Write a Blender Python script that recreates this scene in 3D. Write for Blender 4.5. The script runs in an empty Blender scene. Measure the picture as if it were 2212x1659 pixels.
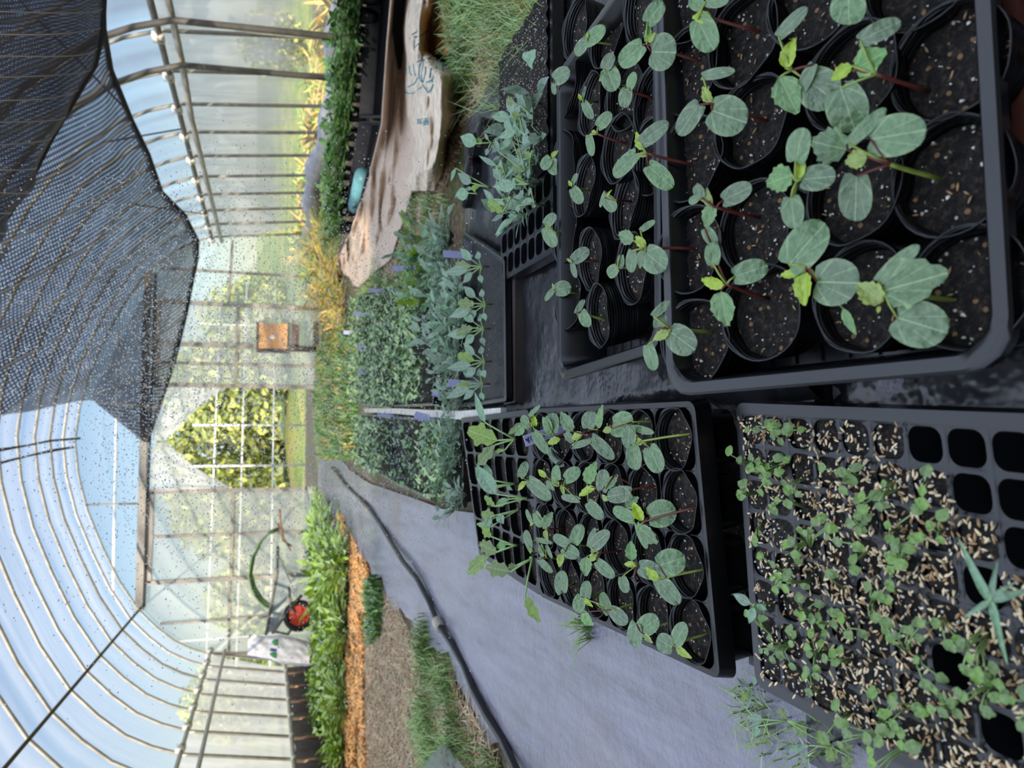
import bpy, math, random
from mathutils import Vector, Matrix, noise
R = random.Random(7)
C = bpy.context.scene.collection
PI = math.pi
# ------------------------------------------------------------------ camera model (2212 x 1659, phone held sideways)
F = 1662.; CX, CY = 1106., 829.5
TH = math.radians(17.45); RO = math.radians(1.2); YAW = math.radians(5.6); H = 0.52
def ray(px, py):
    u = -(py-CY); v = px-CX
    c, s = math.cos(RO), math.sin(RO)
    u, v = u*c+v*s, -u*s+v*c
    f = F*math.cos(TH)-v*math.sin(TH); z = -F*math.sin(TH)-v*math.cos(TH)
    cy, sy = math.cos(YAW), math.sin(YAW)
    return Vector((u*cy+f*sy, -u*sy+f*cy, z))
EYE = Vector((0, 0, H))
def atZ(px, py, z=0.): d = ray(px, py); return EYE+d*((z-H)/d.z)
def atY(px, py, y): d = ray(px, py); return EYE+d*(y/d.y)
def atX(px, py, x): d = ray(px, py); return EYE+d*(x/d.x)
def atP(px, py, p, n): d = ray(px, py); return EYE+d*((p-EYE).dot(n)/d.dot(n))
_cr, _sr = math.cos(RO), math.sin(RO)
def proj(p):
    p = Vector(p); z = p.z-H; cy, sy = math.cos(YAW), math.sin(YAW)
    r = p.x*cy-p.y*sy; f = p.x*sy+p.y*cy
    zc = f*math.cos(TH)-z*math.sin(TH); d = -f*math.sin(TH)-z*math.cos(TH)
    u = F*r/zc; v = F*d/zc
    return (CX+u*_sr+v*_cr, CY-(u*_cr-v*_sr))
def setup_camera():
    cam = bpy.data.cameras.new('camera'); o = bpy.data.objects.new('camera', cam); C.objects.link(o)
    cam.sensor_fit = 'HORIZONTAL'; cam.sensor_width = 36; cam.lens = F/2212*36
    cam.clip_start = 0.01; cam.clip_end = 300
    fwd = Vector((math.sin(YAW)*math.cos(TH), math.cos(YAW)*math.cos(TH), -math.sin(TH)))
    right = Vector((math.cos(YAW), -math.sin(YAW), 0)); down = -(right.cross(fwd))
    c, s = math.cos(RO), math.sin(RO)
    # picture axes: image x+ = down in the upright view, image y+ (up) = right in the upright view
    ru = right*c-down*s; dv = right*s+down*c
    X, Y, Z = dv, ru, -fwd
    m = Matrix(((X.x, Y.x, Z.x, 0), (X.y, Y.y, Z.y, 0), (X.z, Y.z, Z.z, H), (0, 0, 0, 1)))
    o.matrix_world = m
    cam.dof.use_dof = True; cam.dof.focus_distance = 0.95; cam.dof.aperture_fstop = 8.0
    bpy.context.scene.camera = o
# ------------------------------------------------------------------ mesh builder
class MB:
    def __init__(s): s.v = []; s.f = []; s.m = []; s.uv = {}
    def add(s, verts, faces, mi=0, uvs=None):
        o = len(s.v); s.v.extend(Vector(p) for p in verts)
        for f in faces: s.f.append(tuple(i+o for i in f)); s.m.append(mi)
        if uvs:
            for i, u in enumerate(uvs): s.uv[o+i] = u
    def box(s, a, b, mi=0):
        x0, y0, z0 = a; x1, y1, z1 = b
        s.add([(x0,y0,z0),(x1,y0,z0),(x1,y1,z0),(x0,y1,z0),(x0,y0,z1),(x1,y0,z1),(x1,y1,z1),(x0,y1,z1)],
              [(3,2,1,0),(4,5,6,7),(0,1,5,4),(1,2,6,5),(2,3,7,6),(3,0,4,7)], mi)
    def obox(s, c, ax, ay, az, mi=0):
        c = Vector(c); P = []
        for k in (-1, 1):
            for i, j in ((-1,-1),(1,-1),(1,1),(-1,1)): P.append(c+Vector(ax)*i+Vector(ay)*j+Vector(az)*k)
        s.add(P, [(3,2,1,0),(4,5,6,7),(0,1,5,4),(1,2,6,5),(2,3,7,6),(3,0,4,7)], mi)
    def tube(s, pts, r, n=6, mi=0, cap=True):
        pts = [Vector(p) for p in pts]; m = len(pts)
        rr = r if isinstance(r, (list, tuple)) else [r]*m
        up = Vector((0.13, 0.27, 1)).normalized(); V = []; prev = None
        for i, p in enumerate(pts):
            t = (pts[min(i+1, m-1)]-pts[max(i-1, 0)])
            t = t.normalized() if t.length > 1e-9 else Vector((0,0,1))
            a = prev if prev is not None else (up if abs(t.dot(up)) < .95 else Vector((1,0,0)))
            a = (a-t*a.dot(t)).normalized(); b = t.cross(a); prev = a
            for k in range(n):
                w = 2*PI*k/n; V.append(p+(a*math.cos(w)+b*math.sin(w))*rr[i])
        Fc = []
        for i in range(m-1):
            for k in range(n):
                k2 = (k+1) % n; Fc.append((i*n+k, i*n+k2, (i+1)*n+k2, (i+1)*n+k))
        if cap: Fc.append(tuple(range(n-1, -1, -1))); Fc.append(tuple((m-1)*n+k for k in range(n)))
        s.add(V, Fc, mi)
    def loops(s, L, mi=0, close=True, cap0=False, cap1=False):
        n = len(L[0]); V = [p for l in L for p in l]; Fc = []
        for i in range(len(L)-1):
            for k in range(n if close else n-1):
                k2 = (k+1) % n; Fc.append((i*n+k, i*n+k2, (i+1)*n+k2, (i+1)*n+k))
        if cap0: Fc.append(tuple(range(n-1, -1, -1)))
        if cap1: Fc.append(tuple((len(L)-1)*n+k for k in range(n)))
        s.add(V, Fc, mi)
    def grid(s, fn, nu, nv, mi=0, uv=True):
        V = []; U = []
        for i in range(nu+1):
            for j in range(nv+1):
                V.append(fn(i/nu, j/nv)); U.append((i/nu, j/nv))
        Fc = [(i*(nv+1)+j, (i+1)*(nv+1)+j, (i+1)*(nv+1)+j+1, i*(nv+1)+j+1) for i in range(nu) for j in range(nv)]
        s.add(V, Fc, mi, U if uv else None)
    def blob(s, c, rx, ry, rz, mi=0, n=6, m=4, rot=0., ns=0.):
        c = Vector(c); V = [c+Vector((0,0,-rz))]; cr, sr = math.cos(rot), math.sin(rot)
        for i in range(1, m):
            a = -PI/2+PI*i/m
            for k in range(n):
                w = 2*PI*k/n; g = 1+ns*(R.random()-.5)
                x, y = rx*math.cos(a)*math.cos(w)*g, ry*math.cos(a)*math.sin(w)*g
                V.append(c+Vector((x*cr-y*sr, x*sr+y*cr, rz*math.sin(a)*g)))
        V.append(c+Vector((0,0,rz))); Fc = []
        for k in range(n): Fc.append((0, 1+(k+1) % n, 1+k))
        for i in range(m-2):
            for k in range(n):
                k2 = (k+1) % n; Fc.append((1+i*n+k, 1+i*n+k2, 1+(i+1)*n+k2, 1+(i+1)*n+k))
        e = len(V)-1; b = 1+(m-2)*n
        for k in range(n): Fc.append((b+k, b+(k+1) % n, e))
        s.add(V, Fc, mi)
    def leaf(s, base, tip, width, nrm, kind='cot', mi=0, fold=.12, curl=-.1, seed=0, nl=10, nw=6):
        """a blade from base to tip; uv = (lateral -1..1, along 0..1)"""
        base, tip = Vector(base), Vector(tip); d = tip-base; L = max(d.length, 1e-5); t = d/L
        n = Vector(nrm); n = n-t*n.dot(t)
        n = n.normalized() if n.length > 1e-6 else Vector((0,0,1)); b = t.cross(n); hw = width/2
        rr = random.Random(seed); ph = rr.random()*6; V = []; U = []; tw = (rr.random()-.5)*.5
        for i in range(nl+1):
            a = i/nl
            if kind == 'cot': w = max(.02, math.sin(PI*a))**.85*(1.06-.10*a); s_ = a; a = (1-math.cos(PI*a))/2
            elif kind == 'tooth': w = (math.sin(PI*min(1, a**.8*.95+.04)))**.8*(1+.10*math.sin(a*38+ph))
            elif kind == 'lance': w = math.sin(PI*min(1, a**.75*.97+.02))**1.1
            elif kind == 'lobed': w = (math.sin(PI*min(1, a**1.15*.95+.05)))**.8*(.86+.22*math.sin(a*17+ph))
            elif kind == 'blade': w = (1-a)**.6*min(1, .5+a*3)
            else: w = math.sin(PI*a)
            if i == nl and kind in ('tooth', 'lobed'): w = .22
            if i == 0 and kind in ('tooth', 'lance', 'lobed'): w = .06
            for j in range(nw+1):
                q = 2*j/nw-1; al = a*L
                if kind == 'cot': al -= L*.20*abs(q)**1.7*(1-a)**3*min(1, s_*5)
                lat = q*w*hw
                if kind in ('tooth', 'lobed') and abs(q) > .99: al += L*.025*math.sin(a*31+ph*2)
                h = fold*abs(q*w)*hw+curl*L*a*a+.03*hw*math.sin(q*7+a*9+ph)+tw*lat*a*.5
                V.append(base+t*al+b*lat+n*h); U.append((q*w, a))
        Fc = [(i*(nw+1)+j, (i+1)*(nw+1)+j, (i+1)*(nw+1)+j+1, i*(nw+1)+j+1) for i in range(nl) for j in range(nw)]
        s.add(V, Fc, mi, U)
    def build(s, name, mats, parent=None, smooth=True, local=False, kind=None, label=None, auto=0):
        me = bpy.data.meshes.new(name)
        off = Vector((0,0,0)); 
        if parent is not None and not local: off = ROOTLOC.get(parent.name, parent.location)
        me.from_pydata([tuple(p-off) for p in s.v], [], s.f)
        mats = mats if isinstance(mats, (list, tuple)) else [mats]
        for m in mats: me.materials.append(m)
        if len(mats) > 1: me.polygons.foreach_set('material_index', s.m)
        if s.uv:
            l = me.uv_layers.new(name='uv'); vi = [0]*len(me.loops); me.loops.foreach_get('vertex_index', vi)
            fl = []
            for i in vi:
                u = s.uv.get(i, (0, 0)); fl += [u[0], u[1]]
            l.data.foreach_set('uv', fl)
        if smooth: me.polygons.foreach_set('use_smooth', [True]*len(me.polygons))
        me.update()
        if auto: me.set_sharp_from_angle(angle=math.radians(auto))
        o = bpy.data.objects.new(name, me); C.objects.link(o)
        if parent is not None:
            o.parent = parent
            ROOTLOC[o.name] = off if not local else Vector((0,0,0))
        if kind: o['kind'] = kind
        if label and parent is not None: o['label'] = label
        return o
ROOTLOC = {}
def tag(o, label, cat, group=None, kind=None):
    o['label'] = label; o['category'] = cat
    if group: o['group'] = group
    if kind: o['kind'] = kind
    return o
def thing(name, loc, label, cat, group=None):
    o = bpy.data.objects.new(name, None); C.objects.link(o); o.location = loc; o.empty_display_size = .02
    ROOTLOC[o.name] = Vector(loc)
    return tag(o, label, cat, group)
def struct(name, mb, m, label=None, smooth=True):
    o = mb.build(name, m, smooth=smooth); o['kind'] = 'structure'
    if label: o['label'] = label
    return o
# ------------------------------------------------------------------ materials
def lin(r, g, b):
    f = lambda c: (c/255/12.92) if c/255 <= .04045 else ((c/255+.055)/1.055)**2.4
    return (f(r), f(g), f(b), 1)
class NT:
    def __init__(s, name):
        s.mat = bpy.data.materials.new(name); s.mat.use_nodes = True; s.t = s.mat.node_tree
        s.t.nodes.clear(); s.out = s.n('ShaderNodeOutputMaterial')
    def n(s, ty, **kw):
        x = s.t.nodes.new(ty)
        for k, v in kw.items(): setattr(x, k, v)
        return x
    def l(s, a, b): s.t.links.new(a, b)
    def val(s, node, **kw):
        for k, v in kw.items(): node.inputs[k.replace('_', ' ')].default_value = v
        return node
    def coord(s, which='Object'): return s.n('ShaderNodeTexCoord').outputs[which]
    def noise(s, co, scale, detail=4, rough=.6):
        x = s.n('ShaderNodeTexNoise'); x.inputs['Scale'].default_value = scale; x.inputs['Detail'].default_value = detail
        x.inputs['Roughness'].default_value = rough; s.l(co, x.inputs['Vector']); return x
    def ramp(s, fac, stops):
        x = s.n('ShaderNodeValToRGB'); e = x.color_ramp.elements
        while len(e) > 1: e.remove(e[-1])
        e[0].position = stops[0][0]; e[0].color = stops[0][1]
        for p, c in stops[1:]:
            q = e.new(p); q.color = c
        s.l(fac, x.inputs['Fac']); return x.outputs['Color']
    def mixc(s, fac, a, b):
        x = s.n('ShaderNodeMix', data_type='RGBA')
        for sock, v in ((x.inputs[0], fac), (x.inputs[6], a), (x.inputs[7], b)):
            if hasattr(v, 'is_output'): s.l(v, sock)
            else: sock.default_value = v
        return x.outputs[2]
    def math(s, op, a, b=0., c=0.):
        x = s.n('ShaderNodeMath', operation=op)
        for i, v in enumerate((a, b, c)):
            if hasattr(v, 'is_output'): s.l(v, x.inputs[i])
            else: x.inputs[i].default_value = v
        return x.outputs[0]
    def bsdf(s, color, rough=.5, spec=.5, **kw):
        x = s.n('ShaderNodeBsdfPrincipled')
        if hasattr(color, 'is_output'): s.l(color, x.inputs['Base Color'])
        else: x.inputs['Base Color'].default_value = color
        if hasattr(rough, 'is_output'): s.l(rough, x.inputs['Roughness'])
        else: x.inputs['Roughness'].default_value = rough
        x.inputs['Specular IOR Level'].default_value = spec
        for k, v in kw.items(): x.inputs[k.replace('_', ' ')].default_value = v
        return x
    def bump(s, height, b, strength=.3, dist=.01):
        x = s.n('ShaderNodeBump'); x.inputs['Strength'].default_value = strength; x.inputs['Distance'].default_value = dist
        s.l(height, x.inputs['Height']); s.l(x.outputs['Normal'], b.inputs['Normal'])
    def done(s, sh): s.l(sh, s.out.inputs['Surface']); return s.mat
def simple(name, color, rough=.5, spec=.5, var=.25, scale=30, bump=0., **kw):
    t = NT(name); co = t.coord(); nz = t.noise(co, scale)
    d = tuple(c*(1-var) for c in color[:3])+(1,); e = tuple(min(1, c*(1+var)) for c in color[:3])+(1,)
    b = t.bsdf(t.ramp(nz.outputs['Fac'], [(.3, d), (.7, e)]), rough, spec, **kw)
    if bump: t.bump(nz.outputs['Fac'], b, bump, .005)
    return t.done(b.outputs[0])
def leafmat(name, c1, c2, vein, rough=.33, trans=.3, spec=.5, palm=True):
    t = NT(name); uv = t.coord('UV'); co = t.coord(); sep = t.n('ShaderNodeSeparateXYZ'); t.l(uv, sep.inputs[0])
    au = t.math('ABSOLUTE', sep.outputs[0])
    nz = t.noise(co, 190, 3); big = t.noise(co, 75, 2)
    col = t.ramp(nz.outputs['Fac'], [(.3, c1), (.7, c2)])
    info = t.n('ShaderNodeObjectInfo')
    hs = t.n('ShaderNodeHueSaturation'); t.l(col, hs.inputs['Color'])
    t.l(t.math('MULTIPLY_ADD', info.outputs['Random'], .45, .80), hs.inputs['Value']); t.l(t.math('MULTIPLY_ADD', info.outputs['Random'], .3, .80), hs.inputs['Saturation'])
    mid = t.math('LESS_THAN', au, .035)
    if palm:
        ang = t.math('ARCTAN2', au, t.math('ADD', sep.outputs[1], .02))
        v2 = t.math('LESS_THAN', t.math('ABSOLUTE', t.math('SUBTRACT', ang, .62)), .03)
        v3 = t.math('LESS_THAN', t.math('ABSOLUTE', t.math('SUBTRACT', ang, 1.15)), .035)
        m = t.math('MAXIMUM', mid, t.math('MULTIPLY', t.math('MAXIMUM', v2, v3), .6))
    else:
        fr = t.math('FRACT', t.math('MULTIPLY', t.math('SUBTRACT', sep.outputs[1], t.math('MULTIPLY', au, .45)), 6.))
        m = t.math('MAXIMUM', mid, t.math('MULTIPLY', t.math('LESS_THAN', fr, .09), .5))
    c = t.mixc(t.math('MULTIPLY', m, .75), hs.outputs[0], vein)
    edge = t.math('MULTIPLY', t.math('POWER', au, 6.), .35)
    c = t.mixc(edge, c, vein)
    ro = t.math('MULTIPLY_ADD', big.outputs['Fac'], .5, rough-.24)
    b = t.bsdf(c, ro, .8); b.inputs['Coat Weight'].default_value = .45; b.inputs['Coat Roughness'].default_value = .14
    hgt = t.math('ADD', t.math('MULTIPLY', nz.outputs['Fac'], .5), t.math('MULTIPLY_ADD', m, -.5, t.math('MULTIPLY', big.outputs['Fac'], 1.6)))
    t.bump(hgt, b, .75, .004)
    tr = t.n('ShaderNodeBsdfTranslucent'); t.l(c, tr.inputs['Color'])
    mx = t.n('ShaderNodeMixShader'); mx.inputs[0].default_value = trans
    t.l(b.outputs[0], mx.inputs[1]); t.l(tr.outputs[0], mx.inputs[2])
    return t.done(mx.outputs[0])
def filmmat(name, haze, tint=(1,1,1,1), white=(.8,.82,.84,1), bands=False, scale=1., wr=.3, clear=(.97,.98,1,1)):
    """polythene film: part clear, part scattering"""
    t = NT(name); co = t.coord(); nz = t.noise(co, 2.2*scale, 5, .65)
    fac = t.math('MULTIPLY_ADD', nz.outputs['Fac'], .5, haze-.25)
    if bands:
        sep = t.n('ShaderNodeSeparateXYZ'); t.l(co, sep.inputs[0])
        w = t.n('ShaderNodeTexNoise', noise_dimensions='1D'); w.inputs['Scale'].default_value = 3.3; w.inputs['Detail'].default_value = 2
        t.l(sep.outputs[1], w.inputs['W'])
        fac = t.math('ADD', fac, t.math('MULTIPLY_ADD', w.outputs['Fac'], 1.1, -.55))
    x = t.n('ShaderNodeClamp'); t.l(fac, x.inputs[0]); x.inputs[1].default_value = .08; x.inputs[2].default_value = .93
    tp = t.n('ShaderNodeBsdfTransparent'); tp.inputs[0].default_value = clear
    tl = t.n('ShaderNodeBsdfTranslucent'); tl.inputs[0].default_value = white
    df = t.n('ShaderNodeBsdfDiffuse'); df.inputs[0].default_value = white
    m0 = t.n('ShaderNodeMixShader'); m0.inputs[0].default_value = .35; t.l(tl.outputs[0], m0.inputs[1]); t.l(df.outputs[0], m0.inputs[2])
    m1 = t.n('ShaderNodeMixShader'); t.l(x.outputs[0], m1.inputs[0]); t.l(tp.outputs[0], m1.inputs[1]); t.l(m0.outputs[0], m1.inputs[2])
    return t.done(m1.outputs[0])
# ================================================================== materials in use
M = {}
M['roof_film'] = filmmat('roof_film', .44, bands=True, white=(.43,.46,.52,1))
M['wall_film'] = filmmat('wall_film', .78, scale=1.3, white=(.60,.59,.57,1))
M['panel_film'] = filmmat('panel_film', .68, scale=.8, white=(.72,.72,.66,1))
M['gable_film'] = filmmat('gable_film', .12, white=(.8,.85,.9,1))
M['haze_film'] = filmmat('hazy_film', .42, white=(.7,.74,.66,1))
M['curtain'] = filmmat('curtain_film', .86, scale=2, white=(.93,.91,.88,1))
def rightfilm():
    m = filmmat('right_wall_film', .62, scale=1.3, white=(.66,.63,.59,1)); t = m.node_tree
    cl = [n for n in t.nodes if n.type == 'CLAMP'][0]; src = cl.inputs[0].links[0].from_socket
    co = t.nodes.new('ShaderNodeTexCoord'); sp = t.nodes.new('ShaderNodeSeparateXYZ'); t.links.new(co.outputs['Object'], sp.inputs[0])
    mp = t.nodes.new('ShaderNodeMapping'); mp.inputs['Scale'].default_value = (1, 7, .8); t.links.new(co.outputs['Object'], mp.inputs[0])
    nz = t.nodes.new('ShaderNodeTexNoise'); nz.inputs['Scale'].default_value = 2.5; nz.inputs['Detail'].default_value = 5; t.links.new(mp.outputs[0], nz.inputs['Vector'])
    a = t.nodes.new('ShaderNodeMath'); a.operation = 'MULTIPLY_ADD'; t.links.new(nz.outputs['Fac'], a.inputs[0]); a.inputs[1].default_value = .22; t.links.new(sp.outputs[2], a.inputs[2])
    mr = t.nodes.new('ShaderNodeMapRange'); t.links.new(a.outputs[0], mr.inputs[0])
    for i, v in ((1, .48), (2, .66), (3, -.42), (4, .22)): mr.inputs[i].default_value = v
    b = t.nodes.new('ShaderNodeMath'); b.operation = 'ADD'; t.links.new(src, b.inputs[0]); t.links.new(mr.outputs[0], b.inputs[1])
    c = t.nodes.new('ShaderNodeMath'); c.operation = 'MULTIPLY_ADD'; t.links.new(nz.outputs['Fac'], c.inputs[0]); c.inputs[1].default_value = .5; c.inputs[2].default_value = -.25
    d = t.nodes.new('ShaderNodeMath'); d.operation = 'ADD'; t.links.new(b.outputs[0], d.inputs[0]); t.links.new(c.outputs[0], d.inputs[1]); t.links.new(d.outputs[0], cl.inputs[0])
    return m
M['right_film'] = rightfilm()
M['bag_film'] = filmmat('bag_film', .62, scale=9, white=(.62,.64,.62,1))
M['galv'] = simple('galvanised_pipe', lin(172,166,154), .45, .5, .25, 18, Metallic=.2)
M['galv_dark'] = simple('weathered_steel', lin(112,108,102), .5, .5, .3, 14, Metallic=.3)
M['rust'] = simple('rusty_pipe', lin(138,108,86), .8, .3, .4, 30)
M['frame'] = simple('door_frame_steel', lin(150,142,132), .55, .4, .2, 10)
M['rubber_shade'] = simple('dark_rubber_shade', lin(48,44,42), .7, .3, .2, 20)
M['clamp'] = simple('pressed_clamp', lin(226,220,206), .45, .5, .12, 40)
M['white_pipe'] = simple('white_pipe', lin(225,225,220), .5, .4, .08, 10)
M['board'] = simple('dark_board', lin(84,76,70), .8, .2, .35, 9)
M['twine'] = simple('old_rope', lin(92,84,66), .95, .1, .35, 120)
M['wire'] = simple('thin_wire', lin(92,94,98), .5, .5, .1, 10)
def groundmat():
    t = NT('soil_ground'); co = t.coord(); n1 = t.noise(co, 1.6, 6); n2 = t.noise(co, 60, 4)
    a = t.ramp(n2.outputs['Fac'], [(.3, lin(70,58,48)), (.55, lin(120,102,84)), (.75, lin(160,138,112))])
    g = t.ramp(n2.outputs['Fac'], [(.3, lin(52,66,34)), (.7, lin(112,132,70))])
    f = t.ramp(n1.outputs['Fac'], [(.5, (0,0,0,1)), (.66, (1,1,1,1))])
    b = t.bsdf(t.mixc(f, a, g), .9, .2); t.bump(n2.outputs['Fac'], b, .8, .02)
    return t.done(b.outputs[0])
M['ground'] = groundmat()
def matmat():
    t = NT('woven_path_sheet'); co = t.coord(); n1 = t.noise(co, 2.1, 5); n2 = t.noise(co, 34, 5, .7)
    mp = t.n('ShaderNodeMapping'); mp.inputs['Scale'].default_value = (9, 1.2, 1); t.l(co, mp.inputs[0])
    n3 = t.noise(mp.outputs[0], 3, 5, .7)
    c = t.ramp(n3.outputs['Fac'], [(.25, lin(84,82,92)), (.5, lin(112,110,124)), (.72, lin(128,126,140))])
    dirt = t.ramp(n1.outputs['Fac'], [(.52, (0,0,0,1)), (.7, (1,1,1,1))])
    c = t.mixc(t.math('MULTIPLY', dirt, .55), c, lin(112,92,78))
    # wet, pooled water near the trays (low y), drier towards the door
    sep = t.n('ShaderNodeSeparateXYZ'); t.l(co, sep.inputs[0])
    wet = t.n('ShaderNodeMapRange'); t.l(sep.outputs[1], wet.inputs[0])
    for i, v in ((1, 1.3), (2, 3.4), (3, 0.), (4, 1.)): wet.inputs[i].default_value = v
    ro = t.math('ADD', t.math('MULTIPLY', wet.outputs[0], .45), t.math('MULTIPLY_ADD', n1.outputs['Fac'], .5, -.02))
    cl = t.n('ShaderNodeClamp'); t.l(ro, cl.inputs[0]); cl.inputs[1].default_value = .05; cl.inputs[2].default_value = .8
    b = t.bsdf(c, cl.outputs[0], .7); t.bump(t.math('ADD', n2.outputs['Fac'], t.math('MULTIPLY', t.noise(co, 9, 4).outputs['Fac'], 1.2)), b, .5, .014)
    b.inputs['Coat Weight'].default_value = .5; b.inputs['Coat Roughness'].default_value = .12
    return t.done(b.outputs[0])
M['path'] = matmat()
def sheetmat():
    t = NT('wet_black_sheet'); co = t.coord(); n1 = t.noise(co, 9, 4); n2 = t.noise(co, 90, 3)
    b = t.bsdf(t.ramp(n1.outputs['Fac'], [(.3, lin(16,17,20)), (.7, lin(38,38,42))]), t.math('MULTIPLY_ADD', n1.outputs['Fac'], .5, -.02), .7)
    t.bump(n1.outputs['Fac'], b, .4, .02)
    return t.done(b.outputs[0])
M['sheet'] = sheetmat()
M['black'] = simple('black_tray_plastic', lin(15,16,20), .26, .55, .15, 20, bump=.05)
M['black_carrier'] = simple('black_carrier_plastic', lin(9,9,11), .24, .35, .15, 20)
def potmat():
    t = NT('black_pot_plastic'); co = t.coord(); nz = t.noise(co, 40); sp = t.n('ShaderNodeSeparateXYZ'); t.l(co, sp.inputs[0])
    b = t.bsdf(t.ramp(nz.outputs['Fac'], [(.3, lin(9,9,11)), (.7, lin(17,17,20))]), .32, .45)
    rib = t.math('MULTIPLY', t.math('SINE', t.math('MULTIPLY', sp.outputs[2], 1750.)), t.math('GREATER_THAN', sp.outputs[2], .034))
    t.bump(rib, b, .38, .001); return t.done(b.outputs[0])
M['black_matt'] = potmat()
M['black_dusty'] = simple('dusty_black_plastic', lin(44,44,48), .75, .2, .25, 30)
M['dull_black'] = simple('dull_black_plastic', lin(17,17,19), .9, .1, .2, 40)
M['hole'] = simple('dark_hole', lin(6,6,7), .5, .3, .1)
def netmat(name='shade_net_weave', dens=.93):
    t = NT(name); uv = t.coord('UV'); co = t.coord(); nz = t.noise(co, 3.2, 4, .7)
    sep = t.n('ShaderNodeSeparateXYZ'); t.l(uv, sep.inputs[0])
    wa = t.math('SINE', t.math('MULTIPLY', sep.outputs[0], 900.)); wb = t.math('SINE', t.math('MULTIPLY', sep.outputs[1], 520.))
    holes = t.math('MULTIPLY', t.math('GREATER_THAN', wa, .1), t.math('GREATER_THAN', wb, -.2))
    big = t.math('MULTIPLY_ADD', nz.outputs['Fac'], .5, -.25)
    seam_hoop_shadow = t.math('LESS_THAN', t.math('FRACT', t.math('MULTIPLY', sep.outputs[0], 13.)), .045)  # pale lines for seams, with the hoop shadows behind painted in
    alpha = t.math('SUBTRACT', t.math('ADD', dens, big), t.math('MULTIPLY', holes, .60))
    alpha = t.math('MAXIMUM', alpha, t.math('MULTIPLY', t.math('MAXIMUM', seam_hoop_shadow, t.math('LESS_THAN', sep.outputs[1], .04)), .96))
    cl = t.n('ShaderNodeClamp'); t.l(alpha, cl.inputs[0]); cl.inputs[1].default_value = .25; cl.inputs[2].default_value = .97
    c = t.mixc(seam_hoop_shadow, lin(42,40,44), lin(128,118,104))
    b = t.bsdf(c, .6, .4); tl = t.n('ShaderNodeBsdfTranslucent'); t.l(c, tl.inputs[0])
    m0 = t.n('ShaderNodeMixShader'); m0.inputs[0].default_value = .35; t.l(b.outputs[0], m0.inputs[1]); t.l(tl.outputs[0], m0.inputs[2])
    tp = t.n('ShaderNodeBsdfTransparent'); tp.inputs[0].default_value = (.93,.95,1,1)
    m1 = t.n('ShaderNodeMixShader'); t.l(cl.outputs[0], m1.inputs[0]); t.l(tp.outputs[0], m1.inputs[1]); t.l(m0.outputs[0], m1.inputs[2])
    return t.done(m1.outputs[0])
M['net'] = netmat()
M['cot'] = leafmat('okra_seed_leaf', lin(76,116,66), lin(116,150,98), lin(170,196,140), .32)
M['young'] = leafmat('okra_young_leaf', lin(150,186,40), lin(190,212,84), lin(206,224,120), .35, .4)
M['green'] = leafmat('okra_true_leaf', lin(82,136,58), lin(128,172,98), lin(176,204,140), .36, .35)
M['pale'] = leafmat('brassica_leaf', lin(104,148,108), lin(146,182,146), lin(188,212,180), .36, .35, palm=False)
M['grey'] = leafmat('grey_green_leaf', lin(132,166,136), lin(166,192,164), lin(192,210,186), .36, .4, palm=False)
M['yellowgreen'] = leafmat('lobed_leaf', lin(104,140,34), lin(142,172,62), lin(184,206,122), .4, .4, palm=False)
M['small'] = leafmat('small_toothed_leaf', lin(112,154,66), lin(152,188,100), lin(168,198,132), .35, .4, palm=False)
M['stem'] = simple('seedling_stem', lin(132,150,66), .45, .4, .25, 60)
M['redstem'] = simple('reddish_stem', lin(96,44,38), .4, .4, .3, 60)
M['petiole'] = simple('pale_petiole', lin(138,168,104), .45, .4, .2, 60)
def soilmat():
    t = NT('potting_soil'); co = t.coord(); n1 = t.noise(co, 160, 5, .8)
    base = t.ramp(n1.outputs['Fac'], [(.34, lin(8,7,8)), (.52, lin(34,30,28)), (.72, lin(96,82,68))])
    vo = t.n('ShaderNodeTexVoronoi'); vo.inputs['Scale'].default_value = 170; t.l(co, vo.inputs['Vector'])
    sp = t.math('LESS_THAN', vo.outputs['Distance'], .22)
    sel = t.n('ShaderNodeSeparateColor'); t.l(vo.outputs['Color'], sel.inputs[0])
    k = t.math('MULTIPLY', sp, t.math('GREATER_THAN', sel.outputs[0], .78))
    k2 = t.math('MULTIPLY', t.math('LESS_THAN', vo.outputs['Distance'], .34), t.math('LESS_THAN', sel.outputs[0], .08))
    c = t.mixc(k, base, lin(202,196,186)); c = t.mixc(k2, c, lin(150,116,78))
    b = t.bsdf(c, .8, .3); t.bump(n1.outputs['Fac'], b, 1., .006)
    return t.done(b.outputs[0])
M['soil'] = soilmat()
M['wet_soil'] = simple('wet_dark_soil', lin(34,31,32), .4, .5, .5, 90, bump=.8)
M['perlite'] = simple('perlite_grain', lin(214,208,198), .8, .3, .15, 80)
M['husk'] = simple('rice_husk', lin(220,198,160), .6, .3, .35, 75)
M['husk_dark'] = simple('brown_husk', lin(160,128,92), .7, .3, .3, 60)
M['grass'] = simple('grass_blades', lin(112,142,66), .5, .4, .45, 9)
M['grass_pale'] = simple('pale_grass_blades', lin(150,172,116), .5, .4, .4, 9)
M['grass_dry'] = simple('dry_grass_blades', lin(206,172,96), .7, .3, .35, 9)
M['straw'] = simple('straw_litter', lin(184,154,122), .8, .2, .4, 25)
M['straw_gold'] = simple('golden_straw', lin(226,172,106), .8, .2, .3, 25)
M['bushleaf'] = simple('bed_foliage', lin(140,172,64), .5, .4, .45, 12)
M['far_leaf'] = simple('distant_foliage', lin(186,190,104), .7, .2, .3, 1.2)
M['far_leaf_dark'] = simple('distant_dark_foliage', lin(140,152,84), .7, .2, .35, 1.2)
M['straw_pale'] = simple('pale_straw', lin(206,184,158), .8, .2, .3, 25)
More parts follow.
